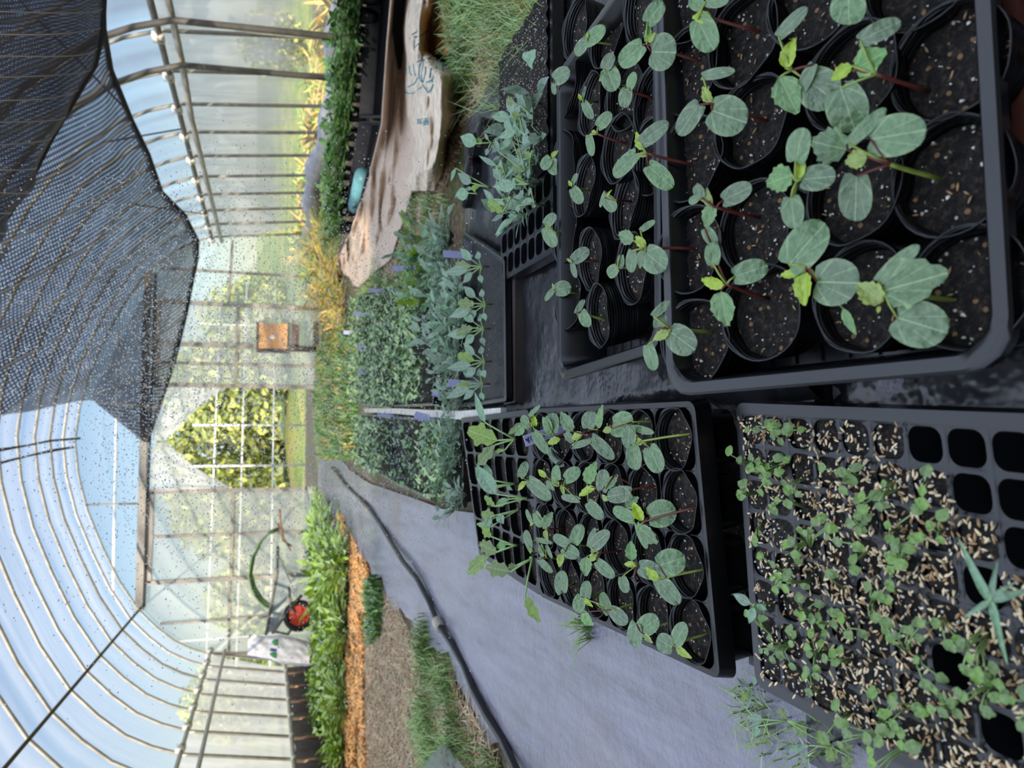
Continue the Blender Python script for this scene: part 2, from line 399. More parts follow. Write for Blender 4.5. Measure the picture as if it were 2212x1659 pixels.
M['bushdark'] = simple('bench_foliage', lin(84,126,70), .45, .5, .45, 22)
M['label'] = simple('plant_label_plastic', lin(186,188,232), .4, .4, .05, 10)
M['ink'] = simple('marker_ink', lin(28,26,40), .6, .2, .1)
M['burlap'] = simple('burlap_cloth', lin(206,184,164), .9, .1, .14, 45, bump=.3)
M['paper'] = simple('soiled_paper', lin(212,194,172), .85, .2, .34, 26, bump=.2)
M['kraft'] = simple('kraft_paper', lin(176,124,66), .8, .2, .25, 14)
M['teal'] = simple('teal_print', lin(84,150,156), .8, .2, .2, 60)
# ================================================================== greenhouse shell
XC = .18
def zt(x): return (x-XC)*.023
ARC = [(2.13,1.08),(2.06,1.26),(1.97,1.42),(1.83,1.58),(1.65,1.745),(1.36,1.92),(1.03,2.07),(.68,2.205),(.33,2.29),(0,2.325)]
PROF = [(XC-2.30,0)]+[(XC-d, z) for d, z in ARC]+[(XC+d, z) for d, z in reversed(ARC[:-1])]+[(XC+2.26,0)]
def prof3(y, off=0.): return [Vector((XC+(x-XC)*(1-off/2.2), y, max(0, z-off)+zt(x)*(1 if z > 0 else 0))) for x, z in PROF]
Y0, Y1 = -1.6, 8.5
m = MB(); a = prof3(0)[1:-1]
ys = [Y0+(Y1-Y0)*i/24 for i in range(25)]
def film_loft(pts, ys, w=.012):
    m = MB(); n = len(pts)
    V = [Vector((p.x, y, p.z+w*math.sin(y*14+i*1.7))) for y in ys for i, p in enumerate(pts)]
    m.add(V, [(i*n+k, i*n+k+1, (i+1)*n+k+1, (i+1)*n+k) for i in range(len(ys)-1) for k in range(n-1)])
    return m
def outw(pts, d): return [Vector((XC+(p.x-XC)*(1+d/2.2), 0, p.z+d)) for p in pts]
struct('ceiling', film_loft(outw(a, .03), ys), M['roof_film'], 'clear and frosted film over the arched roof')
P = prof3(0)
def side_wall(name, top, bot, folds, label, z0):
    m = MB()
    def fn(u, v):
        y = Y0+(Y1-Y0)*u; x = bot.x+(top.x-bot.x)*v; z = z0+(top.z-z0)*v
        s = 1 if top.x > 0 else -1
        return Vector((x+s*(.03+.014*math.sin(y*folds+v*5)+.010*math.sin(y*folds*2.7+v*9)), y, z+.02*math.sin(y*7)*(1-v)))
    m.grid(fn, 160, 8)
    return struct(name, m, M['right_film' if name == 'wall_right' else 'wall_film'], label)
side_wall('wall_left', P[1], P[0], 17, 'wrinkled cloudy film side curtain at the left', .30)
side_wall('wall_right', P[-2], P[-1], 15, 'wrinkled cloudy film side curtain at the right', .24)
m = MB()    # rolled-up film skirt along the foot of the right wall
m.tube([(2.40+.02*math.sin(y*3), y, .17+.03*math.sin(y*2.1)) for y in [Y0+.2*i for i in range(51)]], [.075+.02*math.sin(i*1.3) for i in range(51)], 8)
struct('trim_1', m, simple('rolled_grey_film', lin(150,150,156), .4, .5, .3, 6, bump=.3), 'grey film rolled along the foot of the right wall')
m = MB(); m.box((XC-2.36, Y0, 0), (XC-2.33, Y1, .30))
struct('trim_2', m, M['board'], 'dark boards along the foot of the left wall')
# hoops: one structural pipe each, with its clamps as parts
k = 3
for i in range(15):
    y = 8.45-i*.455
    mb = MB(); pp = prof3(y); mb.tube(pp, .0125, 7)
    o = mb.build('trim_%d' % k, M['galv']); k += 1
    o['kind'] = 'structure'; o['label'] = 'bent galvanised hoop pipe of the greenhouse, number %d from the end wall' % (i+1)
    for sgn in (-1, 1):
        c = MB(); q = pp[1] if sgn < 0 else pp[-2]
        x = q.x-sgn*.018
        x -= sgn*.022; c.obox((x, y, q.z+.005), (.014,0,0), (0,.042,0), (0,0,.030)); c.tube([(x-sgn*.012, y-.025, q.z+.02), (x-sgn*.03, y, q.z+.005), (x-sgn*.012, y+.025, q.z-.015)], .006, 6)
        c.build('clamp', M['clamp'], o)
        c = MB()
        if sgn < 0:
            q2 = pp[0]; c.obox((q2.x+.06, y, .315), (.014,0,0), (0,.022,0), (0,0,.016)); c.build('clamp', M['clamp'], o)
            c = MB(); c.tube([(q2.x+.022, y, 0), (q2.x+.04, y, .30)], .0135, 7); c.build('rusty_foot', M['rust'], o, label='rusted lower end of the pipe')
# two doubled inner hoops on the near right
for y in (4.05, 4.52):
    mb = MB(); pp = prof3(y, .10); mb.tube(pp[9:-1]+[Vector((2.25, y-.03, .02))], .017, 8)
    o = mb.build('trim_%d' % k, M['galv_dark']); k += 1
    o['kind'] = 'structure'; o['label'] = 'thick dark inner hoop pipe on the right side'
def rail(pts, r, mat, lab, n=7):
    global k
    mb = MB(); mb.tube(pts, r, n); o = mb.build('trim_%d' % k, mat); k += 1; o['kind'] = 'structure'; o['label'] = lab
e = .012
rail([(P[-2].x-.035, Y0, P[-2].z), (P[-2].x-.035, Y1, P[-2].z)], .020, M['galv_dark'], 'flat purlin along the right eave', 4)
rail([(P[-2].x-.05, Y0, P[-2].z-.09), (P[-2].x-.05, 4.6, P[-2].z-.09), (P[-2].x-.04, 5.4, P[-2].z-.07), (P[-2].x-.03, Y1, P[-2].z-.09)], .020, M['galv'], 'film-winding pipe under the right eave')
rail([(P[1].x+.03, Y0, P[1].z), (P[1].x+.03, Y1, P[1].z)], .016, M['galv'], 'upper rail along the left eave')
rail([(P[1].x+.02, Y0, P[1].z-.13), (P[1].x+.02, Y1, P[1].z-.13)], .016, M['galv'], 'lower rail along the left eave')
rail([(P[0].x+.055, Y0, .315), (P[0].x+.055, Y1, .315)], .015, M['galv'], 'bottom rail along the left wall')
# purlin across the roof on the left (seen rising diagonally)
pl = prof3(0, .02)
rail([(pl[5].x, Y0, pl[5].z), (pl[5].x, 8.45, pl[5].z)], .011, M['twine'], 'dark roof purlin on the left slope')
for i, y in enumerate([4.9+.455*j for j in range(8)]): pass
# diagonal wires right slope
for (a_, b_) in (((2.1, 3.6, 1.72), (1.96, 4.6, 1.33)), ((1.9, 5.0, 1.50), (2.28, 5.6, 1.14)), ((1.9, 6.2, 1.52), (2.26, 7.5, 1.12))):
    rail([a_, b_], .006, M['wire'], 'brace wire on the right slope', 5)
# ropes hanging along the ridge
def ropes():
    for j, (pts, lab) in enumerate((
        ([atY(-60,1000,5.2), atY(0,972,5.8), atY(60,962,6.4), atY(110,952,7.0), atY(172,947,7.9)], 'frayed rope along the ridge, the upper of two'),
        ([atY(-60,1012,5.2), atY(0,1000,5.7), atY(60,985,6.3), atY(120,972,7.0), atY(158,966,7.6)], 'frayed rope along the ridge, the lower of two'))):
        mb = MB(); mb.tube(pts, [.009+.003*math.sin(i*2.1+j) for i in range(5)], 6)
        tag(mb.build('rope', M['twine']), lab, 'rope', 'ropes along the ridge')
ropes()
# ------------------------------------------------------------------ end wall
YE = 8.47
def bar(p, q, w=.022, d=.018, m=None):
    """flat bar in the end wall between (x, z) points"""
    m = m or MB(); p = Vector((p[0], YE, p[1])); q = Vector((q[0], YE, q[1])); t = (q-p).normalized(); b = Vector((0,1,0)).cross(t)
    m.obox((p+q)/2, t*((q-p).length/2), b*w, (0, d, 0)); return m
BZ = 1.70
m = bar((XC-1.66, BZ), (XC+1.72, BZ+.03), .035, .03); struct('trim_60', m, M['frame'], 'beam across the end wall above the doors', False)
m = MB(); m.box((XC-1.62, YE-.05, BZ-.058), (XC+1.70, YE-.028, BZ-.034)); struct('trim_61', m, M['rubber_shade'], 'dark strip in place of the shadow under the end-wall beam', False)  # dark strip stands in for the shadow below the beam
m = MB(); g = prof3(YE)[3:-3]; cz = Vector((XC, YE, BZ))
m.add([cz]+g, [(0, i+1, i) for i in range(1, len(g))]); struct('window_1', m, M['gable_film'], 'clear film gable above the beam', False)
rail([(XC-.62, YE, BZ), (XC-.62, YE, 2.21)], .010, M['frame'], 'short upright in the gable')
mb = MB(); mb.tube([(-1.35, YE+.25, 1.98), (1.3, YE+.25, 2.03)], .014, 6); o = mb.build('trim_62', M['white_pipe']); o['kind'] = 'structure'; o['label'] = 'white pipe crossing behind the gable'
# fixed end-wall film left and right of the doors
def poly(name, pts, mat, lab, y=YE+.02):
    m = MB(); m.add([(p[0], y, p[1]) for p in pts], [tuple(range(len(pts)))]); return struct(name, m, mat, lab, False)
poly('wall_back', [(XC-2.28,.0),(-1.215,.0),(-1.25,BZ),(-1.43,BZ),(-1.81,1.4),(-1.95,1.05)], M['panel_film'], 'end-wall film left of the doors')
poly('wall_back_right', [(1.60,.0),(XC+2.24,.0),(2.34,1.12),(2.18,1.44),(1.95,BZ),(1.60,BZ)], M['haze_film'], 'end-wall film right of the doors')
for (p, q, lab) in (((-1.95,1.05),(-2.0,.1),'corner post at the left of the end wall'), ((-1.62,.15),(-1.62,1.5),'thin upright left of the doors'), ((-1.95,.86),(-1.215,.88),'rail left of the doors'),
                    ((1.60,.95),(2.30,.93),'rail right of the doors'), ((1.95,.06),(1.95,1.6),'upright right of the doors')):
    m = bar(p, q, .012, .012); o = m.build('trim_%d' % k, M['frame'], smooth=False); k += 1; o['kind'] = 'structure'; o['label'] = lab
def door(n, x0, x1, z0, z1, rails, ups, mat, lab, dz=0.):
    d = bpy.data.objects.new('door_%d' % n, None); C.objects.link(d); d.location = ((x0+x1)/2, YE-dz, z0); d['kind'] = 'structure'; d['label'] = lab; ROOTLOC[d.name] = Vector(d.location)
    m = MB(); w = .020
    for x in (x0, x1): m.box((x-w, YE-dz-.016, z0), (x+w, YE-dz+.016, z1))
    for z in (z0+w, z1-w): m.box((x0, YE-dz-.016, z-w), (x1, YE-dz+.016, z+w))
    m.build('door_frame', M['frame'], d, False)
    for z in rails:
        m = MB(); m.box((x0, YE-dz-.014, z-.016), (x1, YE-dz+.014, z+.016)); m.build('rail', M['frame'], d, False)
    for x in ups:
        m = MB(); m.box((x-.014, YE-dz-.012, z0), (x+.014, YE-dz+.012, z1)); m.build('upright', M['frame'], d, False)
    m = MB(); m.add([(x0, YE-dz+.004, z0), (x1, YE-dz+.004, z0), (x1, YE-dz+.004, z1), (x0, YE-dz+.004, z1)], [(0,1,2,3)])
    m.build('panel', mat, d, False)
    return d
door(1, -1.215, -.325, .03, BZ-.06, (.86,), (-.77,), M['panel_film'], 'left sliding door with film panels', .02)
door(2, .745, 1.165, .03, BZ-.06, (.86,), (.97,), M['panel_film'], 'narrow film door at the right of the doorway', .05)
door(3, 1.165, 1.60, .03, BZ-.06, (.86,), (), M['panel_film'], 'fixed film panel with the wooden box', .02)
# tied-back curtain leaves in the doorway
def curtain(side):
    mb = MB(); top = BZ-.07; cx = .21
    pl_ = [atY(330,958,YE), atY(360,955,YE), atY(425,1012,YE), atY(498,1052,YE)] if side < 0 else [atY(330,952,YE), atY(360,952,YE), atY(420,890,YE), atY(482,842,YE)]
    edge = -.315 if side < 0 else .735
    def fn(u, v):
        q = pl_[min(2, int(u*3))].lerp(pl_[min(3, int(u*3)+1)], u*3-min(2, int(u*3)))
        z = top+(q.z-top)*u if u < .01 else q.z
        if u < .01: z = top
        x = q.x+(edge-q.x)*v
        return Vector((x, YE-.03+.022*math.sin(v*22+u*6)*(1-.3*v), z+(.03*v if u > .9 else 0)))
    mb.grid(fn, 18, 24)
    o = mb.build('door_curtain', M['curtain'])
    tag(o, 'white film curtain tied back to the %s of the open doorway' % ('left' if side < 0 else 'right'), 'curtain', 'doorway curtains')
curtain(-1); curtain(1)
# ------------------------------------------------------------------ ground and path
m = MB(); m.grid(lambda u, v: Vector((-9+18*u, -2+14*v, -.004)), 2, 2); struct('floor', m, M['ground'], 'bare soil floor of the greenhouse')
m = MB()
LB = [(-.35,8.6),(-.46,7.6),(-.5,6.4),(-.60,5.3),(-.56,4.14),(-.62,3.1),(-.60,2.35),(-.66,1.75),(-.95,1.0),(-1.3,.3),(-1.3,-.3)]
RB = [(.26,8.6),(.22,7.6),(.05,6.4),(-.08,5.3),(-.14,4.14),(-.15,3.1),(-.16,2.35),(-.14,1.75),(.15,1.0),(.15,.3),(.15,-.3)]
rows = []
for i in range(len(LB)-1):
    for s in range(6):
        f = s/6; rows.append((LB[i][0]+(LB[i+1][0]-LB[i][0])*f, RB[i][0]+(RB[i+1][0]-RB[i][0])*f, LB[i][1]+(LB[i+1][1]-LB[i][1])*f))
V = []; N = 14
for l_, r_, y in rows:
    l_ += .025*math.sin(y*9)+.02*math.sin(y*23)
    for j in range(N+1):
        x = l_+(r_-l_)*j/N
        V.append((x, y, .007+.007*noise.noise((x*3.1, y*1.7, 0))+.004*math.sin(x*19+.6*math.sin(y*2))))
m.add(V, [(i*(N+1)+j, (i+1)*(N+1)+j, (i+1)*(N+1)+j+1, i*(N+1)+j+1) for i in range(len(rows)-1) for j in range(N)])
tag(m.build('path_sheet', M['path']), 'wet grey woven ground sheet covering the path to the doorway', 'ground sheet')
# ================================================================== trays
def quadframe(NL, NR, FL, FR):
    NL, NR, FL, FR = map(Vector, (NL, NR, FL, FR))
    n = (NR-NL).cross(FL-NL).normalized()
    W = ((NR-NL).length+(FR-FL).length)/2; D = ((FL-NL).length+(FR-NR).length)/2
    def f(x, y, h=0.):          # x, y in metres from the near-left corner
        u, v = x/W, y/D
        return (NL*(1-u)+NR*u)*(1-v)+(FL*(1-u)+FR*u)*v+n*h
    return f, W, D, n
def rrect(x0, y0, x1, y1, r, n=5):
    P = []
    for cx, cy, a0 in ((x1-r, y1-r, 0), (x0+r, y1-r, PI/2), (x0+r, y0+r, PI), (x1-r, y0+r, 1.5*PI)):
        for i in range(n): a = a0+PI/2*i/(n-1); P.append((cx+r*math.cos(a), cy+r*math.sin(a)))
    return P
def open_tray(name, fr, label, depth=.062, lip=.013, r=.03, mesh_floor=True, mat='black'):
    f, W, D, n = fr
    root = thing(name, f(W/2, D/2, -depth), label, 'tray')
    L = lambda o, h, rr: [f(x, y, h) for x, y in rrect(o, o, W-o, D-o, max(.004, rr))]
    mb = MB()
    mb.loops([L(lip+.010, -depth, r*.6), L(lip*.9, -.014, r*.8), L(.001, -.014, r), L(0, -.002, r), L(.002, 0, r), L(lip*.85, 0, r*.8), L(lip, -.002, r*.8), L(lip+.011, -depth+.003, r*.6)])
    mb.build('tray_wall', M[mat], root, auto=40)
    mb = MB(); fl = L(lip+.009, -depth+.002, r*.6); mb.add(fl, [tuple(range(len(fl)))])
    if mesh_floor:
        for i in range(1, 14): x = lip+.01+(W-2*lip-.02)*i/14; mb.add([f(x-.002, lip+.012, -depth+.004), f(x+.002, lip+.012, -depth+.004), f(x+.002, D-lip-.012, -depth+.004), f(x-.002, D-lip-.012, -depth+.004)], [(0,1,2,3)])
        for i in range(1, 10): y = lip+.01+(D-2*lip-.02)*i/10; mb.add([f(lip+.012, y-.002, -depth+.005), f(W-lip-.012, y-.002, -depth+.005), f(W-lip-.012, y+.002, -depth+.005), f(lip+.012, y+.002, -depth+.005)], [(0,1,2,3)])
    mb.build('tray_floor', M['black_matt'] if mesh_floor else M['dull_black'], root, False)
    return root
def cell_tray(name, fr, nx, ny, label, margin=.008, hole=.82, depth=.036, rad=.3, taper=.7, skip=None, skirt=.02, pitch=None, y0=None, mat='black'):
    """moulded tray: a top plate with rounded openings and tapering cells"""
    f, W, D, n = fr
    root = thing(name, f(W/2, D/2, -depth), label, 'tray')
    px = (W-2*margin)/nx; py = pitch or (D-2*margin)/ny
    mb = MB(); cells = []
    for i in range(nx):
        for j in range(ny):
            cx = margin+px*(i+.5); cy = (D-margin-py*(j+.5))
            ox = rrect(cx-px/2, cy-py/2, cx+px/2, cy+py/2, .0001, 5)
            hx, hy = px*hole/2, py*hole/2
            ih = rrect(cx-hx, cy-hy, cx+hx, cy+hy, px*rad*hole, 5)
            tb = rrect(cx-hx*taper, cy-hy*taper, cx+hx*taper, cy+hy*taper, px*rad*hole*taper, 5)
            l0 = [f(x, y, 0) for x, y in ox]; l1 = [f(x, y, .0006) for x, y in ih]; l2 = [f(x, y, -.003) for x, y in ih]; l3 = [f(x, y, -depth) for x, y in tb]
            mb.loops([l0, l1, l2, l3], cap1=True)
            cells.append((i, j, cx, cy, hx, hy))
    yb = D-margin-py*ny
    # rim around the plate and its folded skirt
    a = [f(x, y, 0) for x, y in rrect(margin, yb, W-margin, D-margin, .0001, 5)]
    b = [f(x, y, 0) for x, y in rrect(0, yb-margin, W, D, .012, 5)]
    c = [f(x, y, -skirt) for x, y in rrect(-.003, yb-margin-.003, W+.003, D+.003, .013, 5)]
    mb.loops([a, b, c])
    mb.build('cell_plate', M[mat], root, auto=40)
    return root, cells
# ---- frames of the trays in view
FR1 = quadframe((.050,.350,.09), (.520,.344,.09), (.054,.645,.165), (.524,.645,.165))
FR2 = quadframe((.109,.718,.13), (.565,.700,.13), (.105,1.022,.13), (.557,1.008,.13))
FL2 = quadframe(atZ(1556,1470,.085), atZ(1500,866,.10), atZ(1165,1287,.115), atZ(1142,884,.13))
_fl = atZ(1632,1480,.07); _fr = atZ(1588,870,.07); _nr = atZ(2212,893,.07); _ln = (_nr-_fr).length
_nl = _fl+(atZ(1922,1640,.07)-_fl).normalized()*_ln; _k = .42/_ln
FL1 = quadframe(_fl+(_nl-_fl)*_k, _fr+(_nr-_fr)*_k, _fl, _fr)
FL3 = quadframe(atZ(1167,1287,.085), atZ(1142,884,.10), atZ(1035,1200,.09), atZ(995,903,.10))
FR3 = quadframe(atZ(1195,545,.08), (.80,1.15,.08), atZ(1082,610,.08), (.815,1.455,.08))
# raised black sheet the right-hand trays stand on
mb = MB()
SB = [(.10,.80,.052),(.10,1.9,.05),(.80,1.9,.05),(.80,.66,.052),(.30,.66,.05)]
def sheetfn(u, v):
    x = .02+.835*u; y = .60+1.28*v; z = .050+.006*noise.noise((x*9, y*9, 1))
    if u < .06: z *= u/.06
    return Vector((x-.02*(1-min(1, u/.06))*math.sin(y*20)*.3, y, max(z, .003)))
mb.grid(sheetfn, 50, 60)
tag(mb.build('black_ground_sheet', M['sheet']), 'wet creased black plastic sheet spread under the right-hand trays', 'plastic sheet')
T_R1 = open_tray('seedling_tray', FR1, 'nearest black seedling tray at right, tilted, packed with large potted seedlings')
T_R2 = open_tray('seedling_tray', FR2, 'black tray of small potted seedlings, just behind the nearest tilted tray', depth=.068)
T_L2, c_L2 = cell_tray('pot_carrier_tray', FL2, 4, 6, 'black carrier tray holding twenty-four small pots in octagonal openings', margin=.006, hole=.985, depth=.055, rad=.20, taper=.88, skirt=.018, mat='black_carrier')
T_L1, c_L1 = cell_tray('plug_tray', FL1, 8, 12, 'near black plug tray of many small cells, some empty, with rice husks', margin=.010, hole=.86, depth=.036, rad=.34, taper=.7, pitch=.0345)
T_L3, c_L3 = cell_tray('plug_tray', FL3, 4, 6, 'black plug tray of pale lobed seedlings behind the carrier tray', margin=.010, hole=.94, depth=.05, rad=.22, mat='black_carrier')
T_R3, c_R3 = cell_tray('plug_tray', FR3, 10, 7, 'black plug tray with empty oblong cells and bluish leafy seedlings', margin=.006, hole=.84, depth=.04, rad=.3)
# crate the nearest tray leans on
rc = thing('plastic_crate', (.42,.24,0), 'rust brown lattice plastic crate under the nearest right tray', 'crate')
mb = MB()
for i in range(11): mb.box((.165+.045*i, .06, .040), (.175+.045*i, .42, .052))
for i in range(8): mb.box((.165, .06+.05*i, .041), (.63, .07+.05*i, .053))
mb.build('lattice_top', simple('brown_crate_plastic', lin(84,48,38), .5, .4, .2, 30), rc, False)
mb = MB(); mb.box((.165,.06,0), (.63,.07,.05)); mb.box((.165,.41,0), (.63,.42,.05)); mb.box((.165,.06,0), (.175,.42,.05)); mb.box((.62,.06,0), (.63,.42,.05))
mb.build('crate_side', bpy.data.materials['brown_crate_plastic'], rc, False)
mb = MB(); mb.grid(lambda u, v: Vector((-.30+1.2*u, -.1+.76*v, .012+.004*noise.noise((u*20, v*14, 2)))), 40, 30)
tag(mb.build('black_ground_sheet', M['sheet']), 'black plastic sheet under the near plug tray and nearest tilted tray', 'plastic sheet')
# supports under the near plug tray and the carrier
mb = MB(); f, W, D, n = FL1
for i in range(6): a = f(W*.02, D-.01-.07*i, -.045); b = f(W*.98, D-.01-.07*i, -.045); mb.obox((a+b)/2-Vector((0,0,.008)), (b-a)/2, (0,.006,0), (0,0,.012))
for x in (.03, .5, .97): a = f(W*x, D, -.05); b = f(W*x, .0, -.05); mb.obox((a+b)/2-Vector((0,0,.008)), (.006,0,0), (b-a)/2, (0,0,.010))
tag(mb.build('tray_rack', M['black_matt'], smooth=False), 'dark ribbed rack under the near plug tray', 'rack')
mb = MB(); mb.box((-.23,.60,.006), (.07,.72,.022)); 
for i in range(5): mb.box((-.22+.065*i,.60,.022), (-.21+.065*i,.72,.034))
tag(mb.build('black_base_tray', M['black_matt'], smooth=False), 'dark empty base tray in the gap between carrier and plug tray', 'tray')
# ================================================================== pots
def pot_mesh(seed, rt=.0425, rb=.031, h=.075):
    rr = random.Random(seed); mb = MB(); n = 36; L = []
    ph = [rr.random()*6 for _ in range(3)]
    sq = rr.uniform(-.05, .05)
    prof = [(rb*.2, .001), (rb*.96, .0), (rb, .003)]
    zs = [h*.5+h*.48*i/14 for i in range(15)]
    prof += [(rb+(rt-rb)*.5, h*.48)]
    for i, z in enumerate(zs): prof.append((rb+(rt-rb)*z/h+(.0007 if i % 2 else -.0005), z))
    prof += [(rt+.0006, h), (rt-.0008, h), (rt-.002, h-.004)]
    for i in range(8): z = h-.006-.0035*i; prof.append((rb+(rt-rb)*z/h-.0016+(.0008 if i % 2 else -.0006), z))
    for r, z in prof:
        w = max(0, z/h-.2)
        l = []
        for k in range(n):
            a = 2*PI*k/n; g = 1+w*(sq*math.cos(2*a+ph[0])+.018*math.sin(3*a+ph[1])+.010*math.sin(7*a+ph[2]))
            l.append(Vector((r*g*math.cos(a), r*g*math.sin(a), z+(.0015*math.sin(5*a+ph[1]) if z > h*.9 else 0))))
        L.append(l)
    mb.loops(L)
    return mb
def soil_mesh(seed, r=.0385, z0=.060, grains=26):
    rr = random.Random(seed); mb = MB(); V = [Vector((0, 0, z0))]; n = 28; m = 9; 
    for i in range(1, m+1):
        for k in range(n):
            a = 2*PI*k/n; q = r*i/m; x, y = q*math.cos(a), q*math.sin(a)
            V.append(Vector((x, y, z0+.0028*noise.noise((x*160+seed, y*160, 0))+.002*noise.noise((x*60, y*60+seed, 3)))))
    Fc = [(0, 1+k, 1+(k+1) % n) for k in range(n)]
    for i in range(m-1):
        for k in range(n): k2 = (k+1) % n; Fc.append((1+i*n+k, 1+(i+1)*n+k, 1+(i+1)*n+k2, 1+i*n+k2))
    mb.add(V, Fc, 0)
    for g in range(grains):
        a = rr.random()*6.28; q = r*.95*math.sqrt(rr.random()); s = .0005+.0012*rr.random()**2.2
        if rr.random() < .55: mb.blob((q*math.cos(a), q*math.sin(a), z0+.0016), s*1.1, s*.75, s*.7, 1, 6, 4, rr.random()*3, .7)
        else: mb.blob((q*math.cos(a), q*math.sin(a), z0+.0018), s*2.4, s*.6, s*.5, 2, 5, 3, rr.random()*3, .3)
    return mb
def protos(tag_, n, grains, **kw):
    out = []
    for i in range(n):
        a = pot_mesh(100*n+i, **{k: v for k, v in kw.items() if k in ('rt', 'rb', 'h')}).build('pot', M['black_matt'])
        b = soil_mesh(300*n+i, r=kw.get('sr', .0385), z0=kw.get('sz', .060), grains=grains).build('soil', [M['soil'], M['perlite'], M['husk_dark']])
        out.append((a.data, b.data)); bpy.data.objects.remove(a); bpy.data.objects.remove(b)
    return out
PR9 = protos('nine', 5, 34, rt=.0405, rb=.031, h=.078, sr=.037, sz=.062)
PR8 = protos('eight', 4, 20)
PR7 = protos('seven', 4, 20, rt=.0345, rb=.026, h=.066, sr=.0315, sz=.052)
class Pot: pass
def place_pot(c, n, pr, h, sz, label, group, tilt=None):
    n = Vector(tilt if tilt else n).normalized(); base = Vector(c)-n*h
    root = thing('potted_seedling', base, label, 'potted plant', group)
    q = Vector((0,0,1)).rotation_difference(n)
    for nm, me in (('pot', pr[0]), ('soil', pr[1])):
        o = bpy.data.objects.new(nm, me); C.objects.link(o); o.parent = root; o.rotation_mode = 'QUATERNION'
        o.rotation_quaternion = q @ Vector((0,0,1)).rotation_difference(Vector((0,0,1))); ROOTLOC[o.name] = base
        from mathutils import Quaternion
        o.rotation_quaternion = q @ Quaternion((0,0,1), R.random()*6.28)
    p = Pot(); p.root = root; p.base = base; p.n = n; p.soil = base+n*sz; p.seed = 0
    return p
ORD = ['first', 'second', 'third', 'fourth', 'fifth', 'sixth', 'seventh', 'eighth', 'ninth', 'tenth', 'eleventh', 'twelfth']
n1 = FR1[3]; p1 = FR1[0](0, 0, -.004)
R1 = []
rows1 = [[(2085,622),(2050,378),(2045,130),(1985,-62)], [(1855,642),(1838,412),(1832,165),(1748,-8)], [(1640,676),(1626,492),(1618,262),(1600,84)],
         [(1497,738),(1485,538),(1487,342),(1482,150),(1490,-4)]]
for i, row in enumerate(rows1):
    for j, (x, y) in enumerate(row):
        c = atP(x, y, p1, n1)
        tl = (n1+Vector((R.uniform(-.06,.06), R.uniform(-.06,.06), 0)))
        R1.append(place_pot(c, n1, PR9[(i*5+j) % 5], .078, .062, 'pot in the nearest tilted tray, %s row from its front, %s pot from left' % (ORD[i], ORD[j]), 'pots in the nearest right tray', tl))
R2 = []
pots2 = [(1225,186,0),(1309,75,0),(1376,12,0),(1346,204,0),(1406,216,0),(1272,224,0),(1331,321,0),(1218,348,0),(1258,400,0),(1346,440,0),(1218,507,0),(1272,559,0),(1361,579,0),(1225,648,0),(1290,683,1),(1240,60,0),(1400,340,0)]
lab2 = ['far row, third from the right', 'second row from the far edge at the right end', 'right end, close to the nearest tray', 'middle, fourth from the right end', 'right half, against the nearest tray', 'second row from the far edge, behind a reddish stem',
        'middle of the tray, with silvery inner ribs', 'far row, fourth from the right', 'second row from the far edge, thin yellow sprout', 'middle, wide pot with a folded seed leaf', 'far row, beside the plug tray with empty cells',
        'far half, upright pot with open dark interior', 'near row, pale ribbed pot below a chewed leaf', 'far row, leftmost pot', 'leftmost pot of all, its full ribbed side showing', 'far right corner of the tray', 'near row, half hidden under the nearest tray']
for (x, y, t), lb in zip(pots2, lab2):
    c = atZ(x, y, .122)
    tl = Vector((R.uniform(-.10,.10), R.uniform(-.10,.10), 1)) if not t else Vector((-.12, .10, 1))
    R2.append(place_pot(c, (0,0,1), PR8[R.randrange(4)], .075, .060, 'second right tray pot: '+lb, 'pots in the second right tray', tl))
L2 = []
f2, W2, D2, n2 = FL2
for (i, j, cx, cy, hx, hy) in c_L2:
    L2.append(place_pot(f2(cx, cy, .003), n2, PR7[(i*7+j*3) % 4], .066, .052, 'carrier tray pot, %s column from the left, %s row from the front' % (ORD[i], ORD[5-j]), 'pots in the carrier tray', n2+Vector((R.uniform(-.04,.04), R.uniform(-.04,.04), 0))))
# ------------------------------------------------------------------ seedlings, laid out on their pots
CR = dict(a=(1150,0,4.0218), b=(1150,400,4.0218), c=(1662,0,4.0218), d=(1662,400,4.0218), e=(980,820,3.6867), f=(1180,1209,3.6867), g=(920,200,6.38), h=(860,480,7.9), k=(640,420,3.6867), q=(1560,830,3.393), r=(1560,1230,3.393))
def PX(cr, x, y): o = CR[cr]; return o[0]+x/o[2], o[1]+y/o[2]
KM = dict(c=('cotyledon', 'cot', 'cot'), t=('leaf', 'tooth', 'green'), y=('young_leaf', 'tooth', 'young'), p=('leaf', 'lance', 'pale'), l=('leaf', 'lobed', 'yellowgreen'))
def add_leaf(root, hub, cr, spec, seed, cup=.1, wn=.5, petr=.0009, stem=None):
    kd, bx, by, tx, ty, w = spec; nm, sh, mt = KM[kd]
    rr = random.Random(seed)
    toeye = (EYE-hub).normalized()
    n = (toeye*wn+Vector((0,0,1))*(1-wn)+Vector((rr.uniform(-.22,.22), rr.uniform(-.22,.22), 0))).normalized()
    b = atP(*PX(cr, bx, by), hub, n); t = atP(*PX(cr, tx, ty), hub, n)
    wid = w/CR[cr][2]*(b-EYE).length/F*.95
    mb = MB(); mb.leaf(b, t, wid, n, sh, 0, fold={'c': .10, 't': .2, 'y': .5, 'p': .22, 'l': .12}[kd], curl=rr.uniform(-.12, -.02), seed=seed)
    mb.build(nm, M[mt], root)
    if (b-hub).length > .002:
        mid = (b+hub)/2+Vector((0,0,.001)); stem.tube([hub, mid, b], [petr*1.25, petr, petr*.9], 5, 1 if kd in 'cyt' and rr.random() < .35 else 0)
SD = [0]
